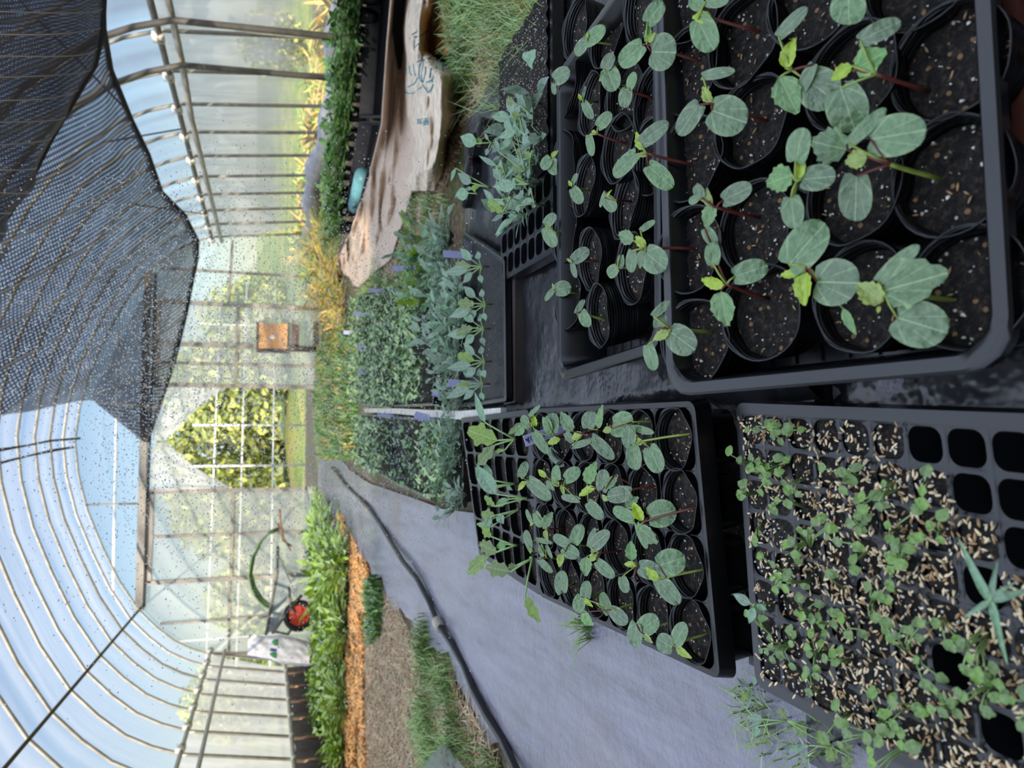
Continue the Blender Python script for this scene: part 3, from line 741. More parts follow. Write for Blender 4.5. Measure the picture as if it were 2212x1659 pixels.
def seedling(cr, base, hub, leaves, pots, hh=.034, red=False, sr=.0016):
    bp = PX(cr, *base); best = None
    for p in pots:
        q = atP(bp[0], bp[1], p.soil, p.n); d = (q-p.soil).length
        if best is None or d < best[0]: best = (d, p, q)
    d, p, P0 = best
    if d > .031: P0 = p.soil+(P0-p.soil)*(.031/d)
    hb = PX(cr, *hub); r_ = ray(*hb)
    # hub on its sight line, the given height above the soil
    hubp = atZ(hb[0], hb[1], p.soil.z+hh)
    SD[0] += 1; sd = SD[0]*17
    st = MB(); mid = P0.lerp(hubp, .5)+Vector((0, 0, .003))
    st.tube([P0-p.n*.003, P0.lerp(mid, .6), mid, hubp.lerp(mid, .3), hubp], [sr*1.05, sr, sr, sr*.95, sr*.8], 6, 1 if red else 0)
    for i, lf in enumerate(leaves): add_leaf(p.root, hubp, cr, lf, sd+i, stem=st, petr=sr*.6)
    st.build('stem', [M['stem'], M['redstem']], p.root)
    p.seed += 1
S = lambda *a, **k_: seedling(*a, **k_)
# second right tray
S('a',(345,735),(200,715),[('c',185,690,325,620,140),('c',182,722,190,825,54)],R2,.030)
S('a',(690,383),(480,360),[('c',470,355,370,475,112),('c',475,365,630,240,132),('y',482,330,480,280,30)],R2,.030)
S('a',(780,790),(640,620),[('c',620,600,698,468,112),('c',650,600,722,782,172),('y',640,640,575,705,42)],R2,.030)
S('a',(1050,855),(850,785),[('c',845,765,890,625,122),('c',822,770,790,935,132)],R2,.030,True)
S('a',(560,885),(440,870),[('c',450,890,515,1035,92),('c',436,865,460,745,26),('y',430,870,398,815,32)],R2,.028)
S('a',(815,1250),(570,1165),[('c',570,1100,680,985,115),('c',490,1175,520,1352,86),('y',560,1165,512,1138,44)],R2,.034,True)
S('a',(330,1440),(155,1385),[('c',155,1370,82,1470,122),('c',150,1385,215,1512,126),('y',165,1360,222,1308,42)],R2,.030)
S('b',(500,45),(350,20),[('c',348,-10,386,-105,52),('c',352,28,430,158,122),('y',345,5,312,-40,38)],R2,.028)
S('b',(940,720),(740,715),[('c',770,612,765,725,72),('c',735,715,648,790,112)],R2,.030)
S('b',(860,140),(735,130),[('c',632,60,582,192,52),('c',632,108,722,220,122),('y',642,98,690,38,22)],R2,.030,True)
S('b',(335,420),(205,410),[('c',110,342,202,255,102),('c',110,368,192,528,134)],R2,.032)
S('b',(575,658),(350,665),[('c',352,655,487,555,122),('c',345,680,376,805,66),('y',345,665,296,638,30)],R2,.032,True)
S('b',(380,940),(200,910),[('c',205,912,332,880,142),('c',186,905,103,1002,62),('y',195,910,172,853,26)],R2,.030)
S('b',(630,1175),(425,1100),[('c',380,1112,450,990,62),('c',430,1090,482,1236,134)],R2,.030)
# nearest tray
S('a',(1480,540),(1000,385),[('c',955,390,752,565,172),('c',1035,450,1242,455,292),('c',1000,195,1130,15,152),('t',990,372,1022,205,64),('y',1002,362,1065,285,64)],R1,.046,True)
S('a',(1410,1437),(1000,1335),[('c',900,1340,698,1528,172),('c',945,1242,1167,1065,142),('c',1010,1440,1208,1635,182),('y',962,1300,895,1145,84),('y',1010,1340,905,1348,46)],R1,.046,True)
S('a',(2040,1050),(1570,900),[('c',1450,910,1262,1170,204),('c',1560,960,1852,1065,320),('y',1560,890,1478,755,94),('c',1480,660,1740,610,92)],R1,.046,True)
S('a',(1990,280),(1460,130),[('c',1440,170,1562,436,232),('c',1470,62,1365,-20,112),('c',1510,12,1700,-10,112),('y',1560,150,1385,150,92)],R1,.046,True)
S('c',(1400,795),(930,645),[('t',745,610,1002,440,232),('y',720,572,538,692,112),('c',790,352,1134,178,152),('c',620,765,742,1138,332)],R1,.048,True)
S('c',(560,640),(200,610),[('c',320,690,575,880,320),('c',380,562,248,825,112),('y',140,590,212,335,132),('c',80,312,325,65,112),('t',90,670,242,985,232)],R1,.046,True)
S('c',(620,20),(600,-80),[('c',690,-70,680,222,292)],R1,.046)
S('c',(1500,1555),(1050,1430),[('c',882,1210,1355,1130,320),('c',690,1250,1004,938,112),('t',672,1300,356,1225,290),('y',850,1360,660,1412,152),('c',760,1530,735,1925,284)],R1,.050)
S('d',(330,260),(240,-30),[('c',230,-210,288,-500,250),('t',205,-90,-30,-10,230),('y',262,-52,290,-265,84),('c',290,-50,572,-80,222),('c',190,110,215,375,192)],R1,.046)
S('b',(1980,285),(1600,195),[('c',1660,130,1905,8,182),('t',1570,170,1500,365,152),('y',1560,180,1508,30,104),('c',1470,110,1418,-5,102),('c',1440,110,1352,152,72)],R1,.046,True)
S('b',(2050,990),(1690,860),[('c',1760,792,2035,700,204),('t',1640,918,1682,1228,242),('y',1670,870,1466,820,114),('c',1572,685,1558,495,142),('c',1500,380,1590,520,112)],R1,.046,True)
S('b',(1570,1280),(1200,1245),[('c',1205,1275,1405,1435,262),('c',1090,1240,1135,1115,122),('c',1050,1135,1192,1005,82),('y',1190,1275,1046,1342,92),('c',1002,1390,1062,1605,142)],R1,.042)
S('b',(1420,550),(990,545),[('c',985,585,1152,725,232),('c',870,570,850,760,122),('t',880,482,742,418,132),('c',940,392,1064,308,62),('y',990,530,895,445,92),('t',960,560,930,724,92)],R1,.044,True)
S('d',(700,1000),(330,700),[('c',170,690,480,330,350),('c',415,840,760,850,390),('y',320,760,290,1040,180),('y',260,770,90,780,80),('t',640,1070,740,1300,90)],R1,.046,True)
S('d',(1620,1000),(1000,930),[('t',990,920,1545,760,400),('c',950,830,1290,520,140),('y',990,1010,760,860,190),('c',1110,1150,1530,1280,370),('y',965,1050,940,1110,40)],R1,.05)
# carrier tray
E_ = [((1890,430),(1500,490),[('c',1560,540,1642,738,172),('c',1430,530,1440,725,142),('y',1510,500,1442,478,62),('c',1400,368,1388,556,134)],0),
 ((1640,325),(1420,340),[('c',1270,362,1424,350,222),('c',1430,380,1588,424,62),('y',1260,392,1188,412,62)],0),
 ((1300,420),(1140,400),[('c',1070,386,1092,248,142),('t',1150,390,1182,203,84)],1),
 ((1180,400),(1030,432),[('t',950,412,846,258,112),('c',950,532,1092,488,62),('y',1030,430,936,472,72),('c',1100,460,1268,628,112)],1),
 ((900,460),(800,450),[('c',790,422,782,262,126),('c',890,420,952,502,72),('y',850,470,742,512,62),('c',640,420,746,588,92),('c',730,300,770,440,110)],1),
 ((720,350),(612,345),[('c',605,382,538,288,82),('c',600,292,684,206,42),('t',560,372,486,444,84),('y',660,372,626,276,54),('c',760,560,872,692,84)],0),
 ((1620,845),(1400,880),[('c',1412,902,1216,932,142),('y',1232,960,1178,918,52),('t',1370,1012,1464,938,92)],1),
 ((1460,840),(1280,760),[('c',1180,882,1202,716,132),('t',1210,872,1304,756,84)],1),
 ((1200,850),(1080,850),[('t',1060,832,1124,656,132),('y',1130,862,986,922,72),('c',1070,980,1184,1104,112)],1),
 ((1010,800),(880,855),[('c',890,792,1004,718,132),('c',1000,960,846,930,64),('y',860,830,880,930,40)],0),
 ((900,830),(780,800),[('c',830,802,798,682,112),('y',840,850,778,768,62),('y',740,772,668,718,52),('t',740,800,792,884,62)],0),
 ((720,800),(590,800),[('c',530,775,582,655,82),('c',600,802,772,952,122),('y',580,810,508,884,52)],0),
 ((1960,1010),(1520,1130),[('c',1562,1090,1765,1038,224),('y',1510,1122,1426,978,92),('t',1470,1172,1614,1304,152)],1),
 ((1500,1200),(1430,1130),[('c',1440,1112,1264,1028,112),('c',1460,1152,1534,1346,72)],0),
 ((1340,1365),(1160,1380),[('c',1090,1342,1226,1216,122),('c',1075,1322,1122,1178,62),('y',1130,1392,1086,1444,62),('c',1140,1450,1278,1574,102)],1),
 ((1080,1330),(960,1300),[('c',960,1298,1014,1156,112)],0),
 ((890,1185),(750,1190),[('t',710,1182,784,1056,92),('c',650,1062,694,1174,92),('y',740,1192,742,1284,62)],1),
 ((870,1085),(640,1130),[('c',620,1132,568,1032,46),('y',640,1130,606,1166,34)],0),
 ((2000,1510),(1700,1575),[('c',1640,1482,1834,1416,214),('y',1640,1592,1528,1498,84),('c',1627,1584,1795,1786,152)],0),
 ((1500,1580),(1460,1480),[('c',1480,1492,1646,1542,152),('t',1420,1442,1408,1286,102),('y',1460,1472,1356,1470,52),('c',1340,1572,1378,1698,102)],1),
 ((1200,1370),(1080,1400),[('t',1060,1412,1050,1564,122),('y',1130,1390,1090,1440,50)],1),
 ((1000,1420),(890,1370),[('c',870,1342,994,1404,112),('c',920,1312,786,1248,92),('y',870,1382,838,1494,72)],1),
 ((850,1420),(740,1420),[('c',690,1322,710,1414,56),('c',740,1322,782,1424,42),('c',680,1432,778,1538,72),('c',660,1272,778,1302,42)],0),
 ((700,1290),(600,1330),[('c',610,1332,568,1198,72)],0)]
for b_, h_, lv, rd in E_: S('e', b_, h_, lv, L2, .032, bool(rd), .0013)
for b_, h_, lv in [((220,190),(120,250),[('c',130,262,110,88,142)]), ((480,240),(330,310),[('c',320,312,310,166,122)]), ((540,360),(400,350),[('c',280,292,236,424,112),('c',500,432,438,262,102)]),
                   ((740,340),(560,395),[('c',520,402,644,504,124),('y',300,310,370,375,40),('t',280,420,370,520,100)]), ((1030,490),(750,570),[('c',720,512,688,700,152),('c',745,562,888,466,162),('y',780,592,844,664,46)]),
                   ((1280,590),(1010,680),[('c',1005,702,878,622,150),('c',1020,672,1108,512,152),('y',1035,692,1152,784,64)])]:
    S('f', b_, h_, lv, L2, .032, False, .0013)
for p in R1+R2+L2:
    if not p.seed: p.root.name = 'plant_pot'; p.root['category'] = 'pot'
# ================================================================== near plug tray: soil, husks, small seedlings
EMPTY = [(1975,950),(2067,960),(2167,965),(2075,1070),(2180,1090),(2190,1190),(2100,1290),(2025,1455),(2130,1600)]
cells1 = {}
f1, W1, D1, n1_ = FL1
for (i, j, cx, cy, hx, hy) in c_L1:
    w = f1(cx, cy, 0); q = proj(w)
    vis = q[0] < 2290 and -60 < q[1] < 1760
    emp = any(abs(q[0]-a) < 46 and abs(q[1]-b) < 46 for a, b in EMPTY)
    cells1[(i, j)] = (cx, cy, hx, hy, q, vis, emp)
hb = MB()
def husk(mb, p, s, rr, mi):
    d = Vector((rr.uniform(-1,1), rr.uniform(-1,1), rr.uniform(-.35,.35))).normalized(); u = d.cross(Vector((0,0,1))).normalized(); w = u.cross(d)
    L = [[p+d*(s*a)+(u*math.cos(t)*b+w*math.sin(t)*b*.7)*s for t in (0, 1.26, 2.51, 3.77, 5.03)] for a, b in ((-1,.06),(-.6,.3),(0,.42),(.6,.3),(1,.05))]
    mb.loops(L, mi)
rr = random.Random(5)
ncell = 0
for (i, j), (cx, cy, hx, hy, q, vis, emp) in cells1.items():
    if not vis or emp: continue
    ncell += 1
    mb = MB(); fill = -.002+.005*noise.noise((i*1.7, j*1.3, 2)); ex = 1.05 if j > 0 else .97
    P_ = rrect(cx-hx*ex, cy-hy*ex, cx+hx*ex, cy+hy*ex, hx*.6, 5)
    ctr = f1(cx, cy, fill+.003); V = [ctr]; 
    for s_ in (.35, .7, 1.):
        for (x, y) in P_: V.append(f1(cx+(x-cx)*s_, cy+(y-cy)*s_, fill+.0035*(1-s_*s_)+.0022*noise.noise((x*300, y*300, 5))))
    m_ = len(P_); Fc = [(0, 1+k_, 1+(k_+1) % m_) for k_ in range(m_)]
    for a in range(2):
        for k_ in range(m_): k2 = (k_+1) % m_; Fc.append((1+a*m_+k_, 1+(a+1)*m_+k_, 1+(a+1)*m_+k2, 1+a*m_+k2))
    mb.add(V, Fc)
    for g in range(10):
        x, y = cx+hx*rr.uniform(-.85,.85), cy+hy*rr.uniform(-.85,.85); s = rr.uniform(.0006,.0014); mb.blob(f1(x, y, fill+.003), s, s, s, 1, 5, 3)
    mb.build('soil_plug', [M['soil'], M['perlite']], T_L1)
    dens = int(4+(17 if (i < 7 and j > 2) else 6)+34*max(0, .0+noise.noise((i*.9+3, j*.8, 7))+.04*j))
    for g in range(dens):
        x, y = cx+hx*rr.uniform(-1.08,1.08), cy+hy*rr.uniform(-1.08,1.08)
        husk(hb, f1(x, y, fill+.004+rr.random()*.003), rr.uniform(.0021,.0034), rr, 0 if rr.random() < .6 else 1)
    for g in range(5 if (i < 7 and j > 2) else 1): # spilled on the webs
        x, y = cx+hx*rr.uniform(-1.3,1.3), cy+hy*rr.uniform(-1.3,1.3)
        husk(hb, f1(x, y, .002), rr.uniform(.002,.0035), rr, 0)
tag(hb.build('rice_husks', [M['husk'], M['husk_dark']]), 'rice husks scattered over the cells of the near plug tray', 'rice husks', kind='stuff')
HUBQ = [(340,320),(430,345),(270,590),(380,660),(455,740),(270,690),(830,650),(1080,840),(1150,860),(380,880),(470,840),(560,1040),(670,1070),(960,970),(850,1120),(1020,1060),(1240,1040),(1190,1230),(380,1300),(500,1240),(1290,1170),(1580,1110),(760,1360),(110,830),(120,580),(250,1110),(930,1370),(1210,1330),(190,350),(1500,790)]
HUBR = [(390,120),(470,110),(700,400),(800,280),(1120,160),(900,370),(520,530),(720,580),(800,700),(670,700),(620,790),(1210,470),(1360,480),(1600,390),(1440,690),(1580,880),(1640,980),(1800,960),(1850,650),(2030,800),(1940,1010),(820,1140),(930,1220),(1160,1310),(1130,1420),(1140,1070),(1290,980),(330,560),(230,340),(2150,960),(1330,1320),(390,600),(1760,600),(1080,340),(560,240)]
bycell = {}
for cr, lst in (('q', HUBQ), ('r', HUBR)):
    for h_ in lst:
        x, y = PX(cr, *h_); best = None
        for key, c in cells1.items():
            if c[6] or not c[5]: continue
            d = math.hypot(c[4][0]-x-26, (c[4][1]-y))
            if best is None or d < best[0]: best = (d, key)
        bycell.setdefault(best[1], []).append((x, y))
for (i, j), hubs in sorted(bycell.items()):
    cx, cy, hx, hy, q, vis, emp = cells1[(i, j)]
    b0 = f1(cx, cy, -.004)
    root = thing('seedling', b0, 'toothed-leaf plug tray seedling, %s row from the far edge, %s column from right' % (ORD[j], ORD[7-i]), 'seedling', 'seedlings in the near plug tray')
    st = MB()
    for h_i, (x, y) in enumerate(hubs):
        rr = random.Random(i*31+j*7+h_i); base = b0+Vector((rr.uniform(-.007,.007), rr.uniform(-.007,.007), 0)); hub = atZ(x, y, b0.z+.026+rr.random()*.012)
        toeye = (EYE-hub).normalized(); crown = base.lerp(hub, .35); nl = rr.randint(3, 5)
        for q_ in range(nl):
            a = rr.random()*6.28; d = Vector((math.cos(a), math.sin(a), 0)); L = rr.uniform(.0065, .0105)
            p0 = hub+d*rr.uniform(.002,.012)+Vector((0,0,rr.uniform(-.012,.006))) if q_ else hub
            n = (toeye*.5+Vector((0,0,.6))+d*.35).normalized(); t = (d-n*d.dot(n)).normalized()
            mb = MB(); mb.leaf(p0, p0+t*L, L*rr.uniform(.72,.95), n, 'tooth' if q_ < 3 else 'cot', 0, .22, -.12, rr.randint(0,999), 8, 4)
            mb.build('leaf', M['small'], root)
            st.tube([base, crown.lerp(p0, .4)+Vector((0,0,.003)), p0], [.0008,.0007,.0005], 4, 0)
    st.build('stem', M['petiole'], root)
# pair of smooth oval seed leaves at the far left of the plug tray
def px_plant(name, label, cat, base, hub, leaves, cr, hubz, stem_r=.0015, mats=None, group=None, z0=0.):
    bp = atZ(*PX(cr, *base), z0); hp = atZ(*PX(cr, *hub), hubz)
    root = thing(name, bp, label, cat, group); st = MB()
    st.tube([bp, bp.lerp(hp, .6)+Vector((0,0,.004)), hp], [stem_r, stem_r, stem_r*.8], 6)
    SD[0] += 1
    for i, lf in enumerate(leaves): add_leaf(root, hp, cr, lf, SD[0]*13+i, stem=st, petr=stem_r*.6, wn=.55)
    st.build('stem', [M['petiole'], M['redstem']], root)
    return root
px_plant('seedling', 'seedling with two smooth oval leaves, leaning out over the near plug tray', 'seedling', (400,250), (230,255), [('p',210,250,75,180,80),('p',235,280,195,400,66),('p',250,260,330,300,40)], 'r', .098, .0011, z0=.068)
# big grassy weed across the empty cells
rw = thing('grassy_weed', atZ(2150,1310,.07), 'coarse grassy weed with broad arching blades over the empty near cells', 'weed')
st = MB(); hub = atZ(2138,1297,.115); st.tube([atZ(2150,1310,.065), hub], .0022, 6); st.build('stem', M['petiole'], rw)
for b_, t_, w_ in (((2138,1297),(2062,1158),17),((2140,1292),(2152,1210),12),((2136,1300),(2078,1336),12),((2142,1300),(2172,1440),15),((2145,1296),(2235,1270),16),((2140,1290),(2195,1255),9)):
    mb = MB(); toe = (EYE-hub).normalized(); n = (toe+Vector((0,0,.4))).normalized(); b = atP(*b_, hub, n); t = atP(*t_, hub, n)
    mb.leaf(b, t, w_/F*(hub-EYE).length*1.1, n, 'blade', 0, .35, -.18, 3, 14, 4); mb.build('leaf', M['pale'], rw)
# ================================================================== lobed seedlings behind the carrier tray
f3, W3, D3, n3_ = FL3
for (i, j, cx, cy, hx, hy) in c_L3:
    mb = MB(); P_ = rrect(cx-hx*.95, cy-hy*.95, cx+hx*.95, cy+hy*.95, hx*.3, 5)
    mb.add([f3(x, y, -.012+.002*noise.noise((x*200, y*200, 1))) for x, y in P_], [tuple(range(len(P_)))]); mb.build('soil_plug', M['soil'], T_L3)
z3 = .085
px_plant('leafy_seedling', 'tall seedling with big yellow-green lobed leaves at the right of the tray behind the carrier', 'seedling', (505,480), (488,475), [('l',345,485,88,395,210),('l',330,520,175,690,120),('p',250,342,152,95,74),('l',430,440,560,330,60),('l',410,560,300,577,44)], 'e', .115, .0026, z0=z3)
px_plant('leafy_seedling', 'pale seedling with upright oval leaves, left of the yellow-green lobed one', 'seedling', (500,830), (480,830), [('p',300,800,238,655,74),('p',300,850,160,700,120),('p',332,862,268,780,92),('p',420,850,470,880,40)], 'e', .11, .0024, z0=z3)
px_plant('leafy_seedling', 'seedling with one long drooping pale leaf in the tray behind the carrier', 'seedling', (600,945), (580,945), [('p',340,912,170,680,140),('t',430,952,326,1012,64),('p',500,930,520,980,36),('l',330,1010,235,925,70)], 'e', .11, .0022, z0=z3)
px_plant('leafy_seedling', 'short seedling with three-pointed grey-green leaves in the middle of the tray behind the carrier', 'seedling', (540,1030), (515,1035), [('l',330,1100,215,1065,118),('p',360,1075,395,1150,80),('p',300,1090,250,1180,60),('t',300,1170,180,1150,60)], 'e', .11, .002, z0=z3)
px_plant('leafy_seedling', 'seedling with dark rounded lobed leaves at the left end of the tray behind the carrier', 'seedling', (510,1320), (495,1320), [('l',300,1250,226,1180,110),('l',345,1370,195,1310,150),('l',280,1400,85,1550,140),('t',420,1310,340,1330,80)], 'e', .11, .0024, z0=z3)
px_plant('leafy_seedling', 'seedling bending left over the tray edge with one hanging oval leaf', 'seedling', (640,1410), (625,1425), [('l',455,1530,245,1490,150),('l',570,1720,672,1935,112),('l',500,1480,430,1500,70)], 'e', .115, .0026, z0=z3)
px_plant('leafy_seedling', 'small seedling with a yellow seed leaf in the tray behind the carrier', 'seedling', (640,1390), (620,1370), [('y',630,1365,585,1340,36),('c',610,1350,560,1210,60)], 'e', .10, .0014, z0=z3)
# ================================================================== bluish seedlings on the right, behind the second right tray
z4 = .085
f, W, D, n = FR3; mb = MB()
mb.grid(lambda u, v: f(.145+u*(W-.15), .012+v*(D-.02), .0045+.006*noise.noise((u*22, v*16, 3))), 60, 44); mb.build('soil', M['soil'], T_R3)
mb = MB(); rr = random.Random(3)
for g in range(420): s = rr.uniform(.0006,.0013); mb.blob(f(.15+rr.random()*(W-.16), .015+rr.random()*(D-.03), .0065), s, s, s, 0, 5, 3)
tag(mb.build('perlite_specks', M['perlite']), 'white perlite specks scattered over the wet soil of the right plug tray', 'perlite', kind='stuff')
for nm, base, hub, lv in (
 ('bluish seedling with two tall upright leaves beside the grass', (1500,300), (1430,275), [('p',1380,262,1240,0,130),('l',1225,140,1100,100,150),('p',1300,180,1210,250,130)]),
 ('bluish seedling with a broad flat leaf beside the white label on the right', (1420,370), (1290,340), [('p',1150,325,892,335,150),('l',1280,365,1205,260,110),('p',1360,560,1315,320,100)]),
 ('bluish seedling with a large rounded leaf, next to the paper bag', (1000,690), (905,692), [('p',700,702,462,600,190),('l',780,695,690,640,100),('p',860,650,800,545,60),('p',860,770,820,870,66)]),
 ('bluish seedling with long crossing petioles in the middle of the right plug tray', (1390,1080), (1370,1080), [('p',1000,812,940,620,84),('p',1240,530,985,620,130),('l',1320,1090,1200,1040,110),('p',1180,640,1010,790,110)]),
 ('bluish seedling with a large toothed leaf lying flat in the right plug tray', (1600,1262), (1420,1260), [('p',1240,1265,915,1300,180),('l',1345,1262,1240,1140,110),('p',1200,1180,1225,1330,50)]),
 ('bluish seedling with folded pale leaves, mid far edge of the right plug tray', (1100,1150), (1050,1130), [('p',1040,1165,915,1050,140),('p',960,1000,720,870,80),('l',1120,1000,990,1060,120)]),
 ('bluish seedling with an oval leaf above a dark nursery pot', (900,1310), (860,1300), [('p',630,1245,425,1110,150),('l',740,1285,615,1320,120),('p',410,1040,335,1230,70)]),
 ('bluish seedling with a nearly round leaf next to the tall label', (750,1400), (700,1395), [('p',590,1385,395,1420,180),('p',640,1320,520,1330,60)]),
 ('seedling with a yellow-green lobed leaf beside the empty oblong cells', (1480,1550), (1180,1450), [('l',1060,1650,835,1490,180),('p',940,1490,770,1320,90),('p',1140,1430,1150,1600,70),('l',1110,1600,1000,1560,70)]),
 ('thin seedling with narrow leaves touching the rim of the second right tray', (1650,1560), (1500,1530), [('p',1480,1480,1300,1520,100),('p',1490,1500,1495,1600,34),('p',1260,1560,1270,1657,80),('p',1450,1310,1410,1430,60)]),
 ('small seedling with three grey leaves between the pots at the right', (1500,920), (1440,905), [('l',1460,890,1350,820,100),('p',1340,920,1270,1000,90),('p',1430,1040,1390,1190,60),('p',1480,790,1440,880,50)])):
    px_plant('leafy_seedling', nm, 'seedling', base, hub, lv, 'g', .13, .0018, z0=z4, group='bluish seedlings on the right')
# dark pots among them
def dark_pot(c, label, s=.9):
    root = thing('nursery_pot', c, label, 'pot', 'dark nursery pots behind the bluish seedlings')
    pr = PR8[R.randrange(4)]
    for nm, me in (('pot', pr[0]), ('soil', pr[1])):
        o = bpy.data.objects.new(nm, me); C.objects.link(o); o.parent = root; o.scale = (s, s, s)
    return root
for (x, y), lb in zip(((1058,292),(1035,322),(1030,375),(1020,425)), ('tipped dark pot by the straw, beside the white label', 'dark pot behind the bluish seedlings, second from the label', 'dark pot behind the bluish seedlings, third from the label', 'dark pot behind the bluish seedlings, fourth from the label')):
    dark_pot(atZ(x+34, y, .01), lb, .8)
# ================================================================== black trays further back, and their plants
FR4 = quadframe(atZ(1092,868,.085), atZ(1088,560,.085), atZ(985,885,.07), atZ(1000,500,.07))
T_R4 = open_tray('seedling_tray', FR4, 'bright-rimmed black tray with a row of tall seedlings, behind the dark plank', depth=.05, r=.012)
f4 = FR4[0]
mb = MB(); a, b = atZ(1108,872,.06), atZ(1108,520,.06); mb.obox((a+b)/2-Vector((0,0,.02)), (b-a)/2, (0,.038,0), (0,0,.028))
tag(mb.build('plank', simple('wet_dark_plank', lin(60,54,52), .4, .5, .3, 14), smooth=False), 'wet dark plank lying between the black tray and the plastic sheet', 'plank')
mb = MB(); mb.grid(lambda u, v: f4(.016+u*(FR4[1]-.032), .016+v*(FR4[2]-.032), -.022+.006*noise.noise((u*14, v*14, 3))), 24, 14); mb.build('soil', M['wet_soil'], T_R4)
def row_plant(cr, base, label, sc=1., zb=.07, lob=True):
    x, y = PX(cr, *base); s = 3.6867*sc
    bp = atZ(x, y, zb); hp = atZ(x-14*sc, y, zb+.028)
    root = thing('leafy_seedling', bp, label, 'seedling', 'tall seedlings in the bright-rimmed tray'); st = MB(); st.tube([bp, hp], .0022, 6)
    rr = random.Random(int(x*7+y)); CR['_'] = (0, 0, 1.)
    for (dx, dy, tx, ty, w, kd) in ((-24,-2,-62,rr.uniform(-16,16),30,'l'),(-20,14,-44,34,20,'p'),(-22,-15,-50,-40,20,'p'),(-4,18,0,36,16,'p'),(-6,-16,-10,-34,16,'p'),(-30,8,-84,rr.uniform(0,30),24,'p')):
        add_leaf(root, hp, '_', (kd, x-14+dx*sc, y+dy*sc, x-14+tx*sc, y+ty*sc, w*sc), rr.randint(0,9999), stem=st, petr=.0013)
    st.build('stem', [M['petiole'], M['redstem']], root)
for b_, lb in (((1530,575),'tall seedling with yellow-green upper leaf, nearest the empty oblong cells'),((1560,875),'tall seedling second from the empty oblong cells, below a square label'),((1545,1070),'tall seedling in the middle of the bright-rimmed tray'),
               ((1555,1330),'tall seedling with a drooping grey leaf, fourth in the bright-rimmed tray'),((1540,1510),'tall seedling by the long white label at the left corner of its tray')):
    row_plant('k', b_, lb)
# generic small leafy plant as one mesh, for the crowded trays
def clump_mesh(seed, h=.10, nl=14, ll=.045, lw=.5, mats=2, spread=.6, kind='lance'):
    rr = random.Random(seed); mb = MB()
    for i in range(nl):
        a = rr.random()*6.28; e = rr.uniform(.25, 1.2); d = Vector((math.cos(a)*spread, math.sin(a)*spread, e)).normalized()
        b = d*h*rr.uniform(.25,.75); L = ll*rr.uniform(.6,1.2); dd = (d+Vector((rr.uniform(-.5,.5), rr.uniform(-.5,.5), rr.uniform(-.6,.1)))).normalized()
        n = dd.cross(Vector((-d.y, d.x, .2))).normalized(); n = n if n.z > 0 else -n
        mi = rr.randrange(mats); mb.leaf(b, b+dd*L, L*lw, n, kind, mi, .2, -.15, i, 5, 2); mb.tube([(0,0,0), b*.6+Vector((0,0,.01)), b], [.0016,.0013,.001], 3, mi)
    return mb
def clumps(n, tag_, mats, **kw):
    out = []
    for i in range(n):
        o = clump_mesh(i*91+ord(tag_[0]) % 7, mats=len(mats), **kw).build('foliage', mats); out.append(o.data); bpy.data.objects.remove(o)
    return out
GREY = clumps(5, 'g', [M['grey'], M['grey'], M['pale']], h=.10, nl=22, ll=.034, lw=.46)
def inst(name, me, loc, label, cat, group, sc=1., rz=None):
    o = bpy.data.objects.new(name, me); C.objects.link(o); o.location = loc; o.scale = (sc,)*3; o.rotation_euler = (0, 0, R.random()*6.28 if rz is None else rz)
    return tag(o, label, cat, group)
SMALLB = clumps(3, 's', [M['grey'], M['pale']], h=.06, nl=9, ll=.034, lw=.55)
for i, (x, y) in enumerate(((1165,225),(1150,262),(1170,300),(1140,318),(1165,345),(1135,372),(1160,392),(1120,408),(1150,430),(1110,452),(1135,468),(1105,330),(1112,280))):
    inst('seedling_clump', SMALLB[i % 3], atZ(x+6, y, .086), 'small pale seedling low among the taller bluish seedlings of the right plug tray', 'seedling', 'small pale seedlings in the right plug tray', R.uniform(.8, 1.15))
gl = 'grey-green seedling crowded in the wet band of plants behind the bright-rimmed tray'
for i in range(34):
    y = R.uniform(505, 875); x = R.uniform(945, 1000)-(25 if y < 560 else 0)
    inst('seedling_clump', GREY[i % 5], atZ(x+18, y, .06), gl, 'seedling', 'crowded grey-green seedlings', R.uniform(.75,1.15))
for i in range(16):
    y = R.uniform(905, 1110); x = R.uniform(945, 995)
    inst('seedling_clump', GREY[i % 5], atZ(x+14, y, .055), 'grey-green seedling crowded in the band left of the white tray rims', 'seedling', 'crowded grey-green seedlings left of the rims', R.uniform(.7,1.0))
for i, (x, y) in enumerate(((925,540),(915,580),(935,600),(925,640),(930,515))):
    inst('yellowish_plant', clump_mesh(500+i, .15, 16, .06, .5, 2, .5, 'lobed').build('foliage', [M['yellowgreen'], M['pale']]).data, atZ(x+22, y, .04), 'tall yellow-green plant behind the crowded grey seedlings', 'plant', 'tall yellow-green plants', 1.)
for o in [o for o in list(C.objects) if o.name.startswith('foliage') and o.parent is None]: bpy.data.objects.remove(o)
FR5 = quadframe(atZ(935,878,.06), atZ(940,560,.06), atZ(850,882,.05), atZ(850,620,.05))
FR6 = quadframe(atZ(845,884,.05), atZ(845,630,.05), atZ(774,876,.05), atZ(772,640,.05))
FL4 = quadframe(atZ(998,1100,.06), atZ(1000,905,.06), atZ(935,1080,.06), atZ(935,900,.06))
FL5 = quadframe(atZ(930,1082,.05), atZ(930,902,.05), atZ(850,1045,.05), atZ(848,898,.05))
FL6 = quadframe(atZ(845,1040,.05), atZ(845,900,.05), atZ(782,1008,.05), atZ(780,892,.05))
far = [(FR5, 'tray of seedlings behind the crowded grey band, right of the white rims', 1), (FR6, 'furthest right seedling tray with small labels along its edge', 1), (FL4, 'tray left of the white rims, nearest of the three', 1), (FL5, 'middle tray left of the white rims, with bare brown soil', 0), (FL6, 'furthest left tray of dark leafy seedlings', 1)]
